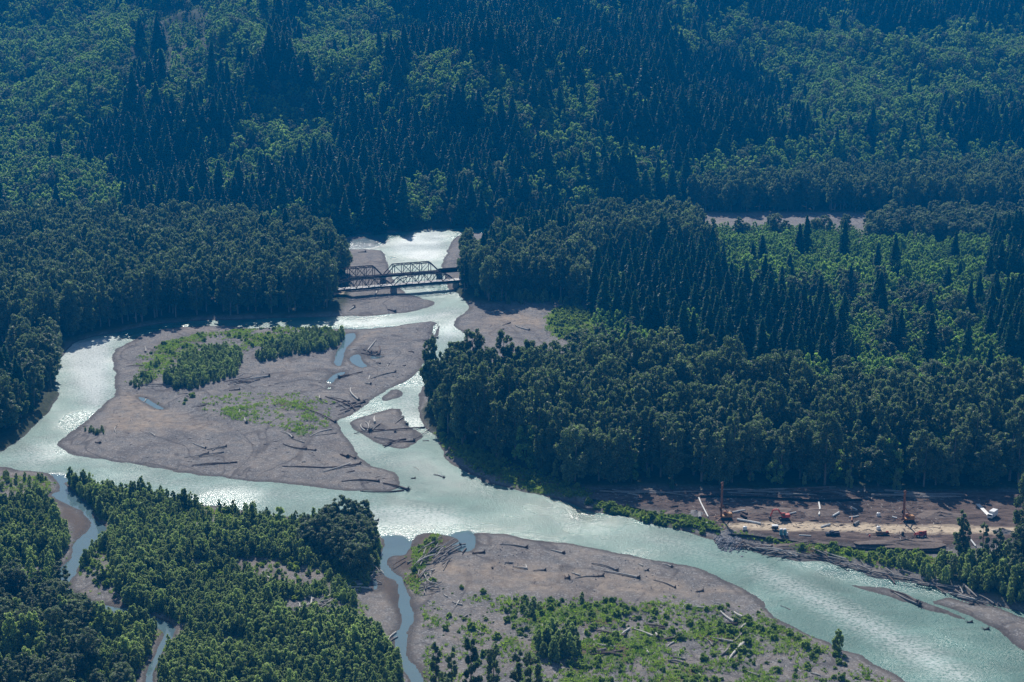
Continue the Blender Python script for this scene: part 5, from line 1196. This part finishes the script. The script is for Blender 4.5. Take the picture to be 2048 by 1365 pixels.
for a, m_, b_, lab, r in PIPES:
    pa, pm, pb = at(*a), at(*m_), at(*b_); o = Vector(pa); mb = MB()
    mb.tube([Vector(q) - o + Vector((0, 0, r)) for q in (pa, pm, pb)], [r, r, r], 10); ob = link('pipe', mb.mesh('pipe', M['pipe'])); ob.location = o; tag(ob, lab, 'pipe', 'pale pipes lying on the work site')
CUL = [((1399,1030),(1400,1040),'brown steel casing lying end on beside the green bank',.75,'concrete'), ((1708,1053),(1717,1047),'brown steel casing lying near the far edge of the dirt road',.6,'concrete'), ((1482,1033.5),(1493,1039),'dark steel casing right of the left drilling rig',.5,'steel'), ((1704,1036),(1703.5,1043),'small orange post leaning on the middle of the dirt',.3,'orange')]
for a, b_, lab, r, mm in CUL:
    pa, pb = at(*a), at(*b_); o = Vector(pa); d = Vector(pb) - o
    if d.length > 6: d = d.normalized() * 6
    mb = MB(); n = 14; d.z = 0; dn = d.normalized(); s = Vector((-dn.y, dn.x, 0)); V = []
    for q in (Vector((0, 0, r)), d + Vector((0, 0, r))):
        for rr in (r, r * 0.88): V += [q + (s * math.cos(2 * math.pi * k / n) + Vector((0, 0, 1)) * math.sin(2 * math.pi * k / n)) * rr for k in range(n)]
    Fs = []
    for k in range(n):
        k2 = (k + 1) % n; Fs += [(k, k2, 2 * n + k2, 2 * n + k), (n + k2, n + k, 3 * n + k, 3 * n + k2), (k2, k, n + k, n + k2), (2 * n + k, 2 * n + k2, 3 * n + k2, 3 * n + k)]
    mb.add(V, Fs); ob = link('steel_casing', mb.mesh('steel_casing', M[mm])); ob.location = o; tag(ob, lab, 'casing', 'casings lying on the work site')
# water tanks
for (u, v, lab) in ((1489.8, 1059, 'small white water tank at the left end of the dirt road'), (1757, 1059.5, 'small white water tank at the far edge of the dirt road in the right half'), (1757, 1032, 'small white tank on the dirt left of the right drilling rig')):
    t = thing('water_tank', at(u, v), lab, 'tank'); b = MB(); b.tube([(0, 0, 0.1), (0, 0, 1.1), (0, 0, 1.35), (0, 0, 1.45)], [0.85, 0.85, 0.6, 0.25], 14); part(b, 'tank_body', M['white'], t)
    b = MB(); b.box((0, 0, 0.06), (1.9, 1.9, 0.12)); part(b, 'pallet', M['driftgrey'], t); b = MB(); b.tube([(0, 0, 1.4), (0, 0, 1.55)], [0.22, 0.22], 10); part(b, 'lid', M['black'], t)
for (u, v, lab, cname, mm) in ((1805.5, 1071, 'black fuel drum beside the dirt road left of the red telehandler', 'drum', 'black'), (1739, 1073.5, 'small red fuel drum at the near edge of the dirt road', 'drum', 'red')):
    mb = MB(); mb.tube([(0, 0, 0), (0, 0, 0.35), (0, 0, 0.37), (0, 0, 0.75), (0, 0, 0.77), (0, 0, 1.15)], [0.42, 0.42, 0.46, 0.46, 0.42, 0.42], 14)
    ob = link('fuel_drum', mb.mesh('fuel_drum', M[mm])); ob.location = at(u, v); ob.scale = (1.3, 1.3, 1.3) if mm == 'black' else (0.8, 0.8, 0.6); tag(ob, lab, cname)
# heaps of gravel and soil
def heap(u, v, rx, ry, h, m, name, label, seed):
    g = np.random.default_rng(seed); mb = MB(); n, k = 24, 7; V = []
    for j in range(k):
        t = j / (k - 1)
        for i in range(n):
            a = 2 * math.pi * i / n; w = 1 + 0.18 * math.sin(3 * a + seed) + 0.08 * g.normal()
            V.append((rx * t * w * math.cos(a), ry * t * w * math.sin(a), h * (1 - t) ** 1.25 * (1 + 0.1 * g.normal()) - 0.15 * t))
    Fs = []
    for j in range(k - 1):
        for i in range(n): i2 = (i + 1) % n; Fs.append((j * n + i, (j + 1) * n + i, (j + 1) * n + i2, j * n + i2))
    mb.add(V, Fs); ob = link(name, mb.mesh(name, m)); ob.location = at(u, v); tag(ob, label, 'heap')
heap(1459, 1061, 5.0, 4.0, 2.0, M['gravelheap'], 'gravel_heap', 'grey gravel heap at the left end of the dirt road', 1)
heap(1392, 1026, 3.4, 4, 1.2, M['gravelheap'], 'gravel_heap', 'low grey gravel heap behind the green bank', 2)
heap(1355, 1024, 6.5, 5, 1.6, M['soil'], 'soil_heap', 'dark soil heap at the narrow left end of the work site', 3)
heap(1620, 1085, 16, 5, 1.5, M['soil'], 'soil_heap', 'long dark soil ridge below the dirt road under the parked pickup', 4)
heap(1810, 1087, 18, 5, 1.5, M['soil'], 'soil_heap', 'long dark soil ridge below the dirt road under the red telehandler', 5)
heap(2005, 1064, 4.5, 3, 1.5, M['gravelheap'], 'gravel_heap', 'grey gravel heap at the right end of the dirt road', 6)
heap(1640, 1024, 12, 6, 1.1, M['soil'], 'soil_heap', 'broad soil mound around the curved white pipe', 7)
heap(1520, 1020, 12, 6, 1.2, M['soil'], 'soil_heap', 'broad shaded soil mound between the left rig and the excavator', 8)
heap(1880, 1030, 11, 6, 1.2, M['soil'], 'soil_heap', 'broad soil mound right of the right drilling rig', 9)
# silt fences
def silt(path, label):
    pts = [Vector(at(*p)) for p in path]; o = pts[0]; t = thing('silt_fence', o, label, 'silt fence')
    f = MB(); ps = MB()
    for i in range(len(pts) - 1):
        d = pts[i + 1] - pts[i]; n = max(1, int(d.length / 3)); prev = None
        for k in range(n + 1):
            q = pts[i] + d * k / n + Vector((0, 0, 0)); q.z = gz1(q.x, q.y); q = q - o
            if prev is not None: f.bar(prev + Vector((0, 0, 0.5)), q + Vector((0, 0, 0.5)), 0.05, 1.0)
            ps.box((q.x, q.y + 0.06, q.z + 0.6), (0.08, 0.08, 1.3)); prev = q
    part(f, 'fabric', M['silt'], t); part(ps, 'posts', M['drift'], t)
silt([(1183,999),(1230,1008),(1280,1020),(1317,1034)], 'black silt fence along the narrow left end of the work site')
silt([(1332,1040),(1375,1050),(1418,1060),(1440,1064)], 'black silt fence running through the bright green bank')
silt([(1458,1069),(1540,1081),(1595,1090),(1655,1096),(1760,1103),(1860,1107),(1905,1108)], 'long black silt fence between the dirt road and the river bank')
silt([(1400,995),(1500,997),(1600,1002),(1680,1004),(1725,1002)], 'black silt fence in the shade along the forest edge')
# riprap
g = np.random.default_rng(77); V = []; Fs = []
pa, pb = Vector(P(1434, 1086)), Vector(P(1482, 1090))
for k in range(420):
    t = g.uniform(0, 1); c = pa.lerp(pb, t) + Vector((g.normal(0, .6), g.normal(0, 3.6))); s = g.uniform(.3, .75)
    cz = max(gz1(c.x, c.y), 0) + g.uniform(0, 1.3) * math.exp(-((c.y - pa.lerp(pb, t).y) / 4) ** 2); o = len(V)
    for q in ((1, 0, 0), (-1, 0, 0), (0, 1, 0), (0, -1, 0), (0, 0, 1), (0, 0, -1), (.7, .7, .4), (-.7, .6, .3), (.6, -.7, .4), (-.6, -.7, .3)):
        w = Vector(q) * s * g.uniform(.75, 1.2); V.append((c.x + w.x, c.y + w.y, cz + w.z * 0.8))
    Fs += [tuple(o + i for i in f) for f in ((0, 6, 4), (6, 2, 4), (2, 7, 4), (7, 1, 4), (1, 9, 4), (9, 3, 4), (3, 8, 4), (8, 0, 4), (0, 2, 6), (2, 1, 7), (1, 3, 9), (3, 0, 8), (0, 5, 2), (2, 5, 1), (1, 5, 3), (3, 5, 0))]
mb = MB(); mb.add(V, Fs); tag(link('riprap_stones', mb.mesh('riprap_stones', M['rock'])), kind='stuff')
# small boulders and drift scraps scattered over the bars
def scraps(name, zones, n, size, m, seed, long_=1.0):
    g = np.random.default_rng(seed); V = []; Fs = []
    for z, cnt in zones:
        pg = poly(z); lo, hi = pg.min(0), pg.max(0); x = g.uniform(lo[0], hi[0], cnt * 4); y = g.uniform(lo[1], hi[1], cnt * 4)
        k = (sdf_poly(x, y, pg) > 0) & (samp(SDG, x, y) > 0.4); x, y = x[k][:cnt], y[k][:cnt]; zz = samp(GZ, x, y)
        for a, b, c in zip(x, y, zz):
            s = g.uniform(*size); an = g.uniform(0, math.pi); l = s * long_ * g.uniform(.6, 1.4); o = len(V)
            for q in ((l, 0, 0), (-l, 0, 0), (0, s, 0), (0, -s, 0), (0, 0, s), (0, 0, -s)):
                V.append((a + q[0] * math.cos(an) - q[1] * math.sin(an), b + q[0] * math.sin(an) + q[1] * math.cos(an), c + q[2] + s * .3))
            Fs += [tuple(o + i for i in f) for f in ((0, 2, 4), (2, 1, 4), (1, 3, 4), (3, 0, 4), (2, 0, 5), (1, 2, 5), (3, 1, 5), (0, 3, 5))]
    mb = MB(); mb.add(V, Fs); tag(link(name, mb.mesh(name, m)), kind='stuff')
BARS = [(ISLANDS[0], 700), ([(960,1075),(1330,1130),(1520,1210),(1200,1195),(900,1150)], 300), ([(1200,1200),(1560,1230),(1750,1340),(1600,1365),(1100,1340)], 500), ([(940,630),(1080,625),(1080,665),(940,660)], 80)]
scraps('scattered_stones', BARS, 0, (.10, .28), M['rock'], 5)
scraps('scattered_sticks', [(ISLANDS[0], 260), ([(850,1180),(1060,1200),(1500,1240),(1700,1340),(1500,1365),(1050,1365),(850,1300)], 500), ([(590,1195),(710,1200),(700,1240),(600,1240)], 140), ([(1180,995),(1900,1000),(1880,1095),(1450,1060)], 500)], 0, (.07, .15), M['drift'], 6, 9.0)
scraps('wood_scraps', [([(1180,995),(1900,1000),(1880,1095),(1450,1060)], 700), (ISLANDS[0], 260)], 0, (.10, .22), M['driftdark'], 8, 7.0)

# ------------------------------------------------------------------ haze
hb = MB(); hb.box((0, 1600, 165), (5990, 3990, 340))
hz = link('haze', hb.mesh('haze', None) if False else hb.mesh('haze', M['rock'])); hz.data.materials.clear()
hm, hnt, hout = mat('valley_haze')
pv = hnt.nodes.new('ShaderNodeVolumePrincipled'); pv.inputs['Density'].default_value = 0.000138
pv.inputs['Color'].default_value = (0.0, 0.36, 1.0, 1); pv.inputs['Anisotropy'].default_value = 0.0
L(hnt, pv.outputs[0], hout.inputs['Volume']); hz.data.materials.append(hm)
tag(hz, kind='stuff'); hz.display_type = 'WIRE'
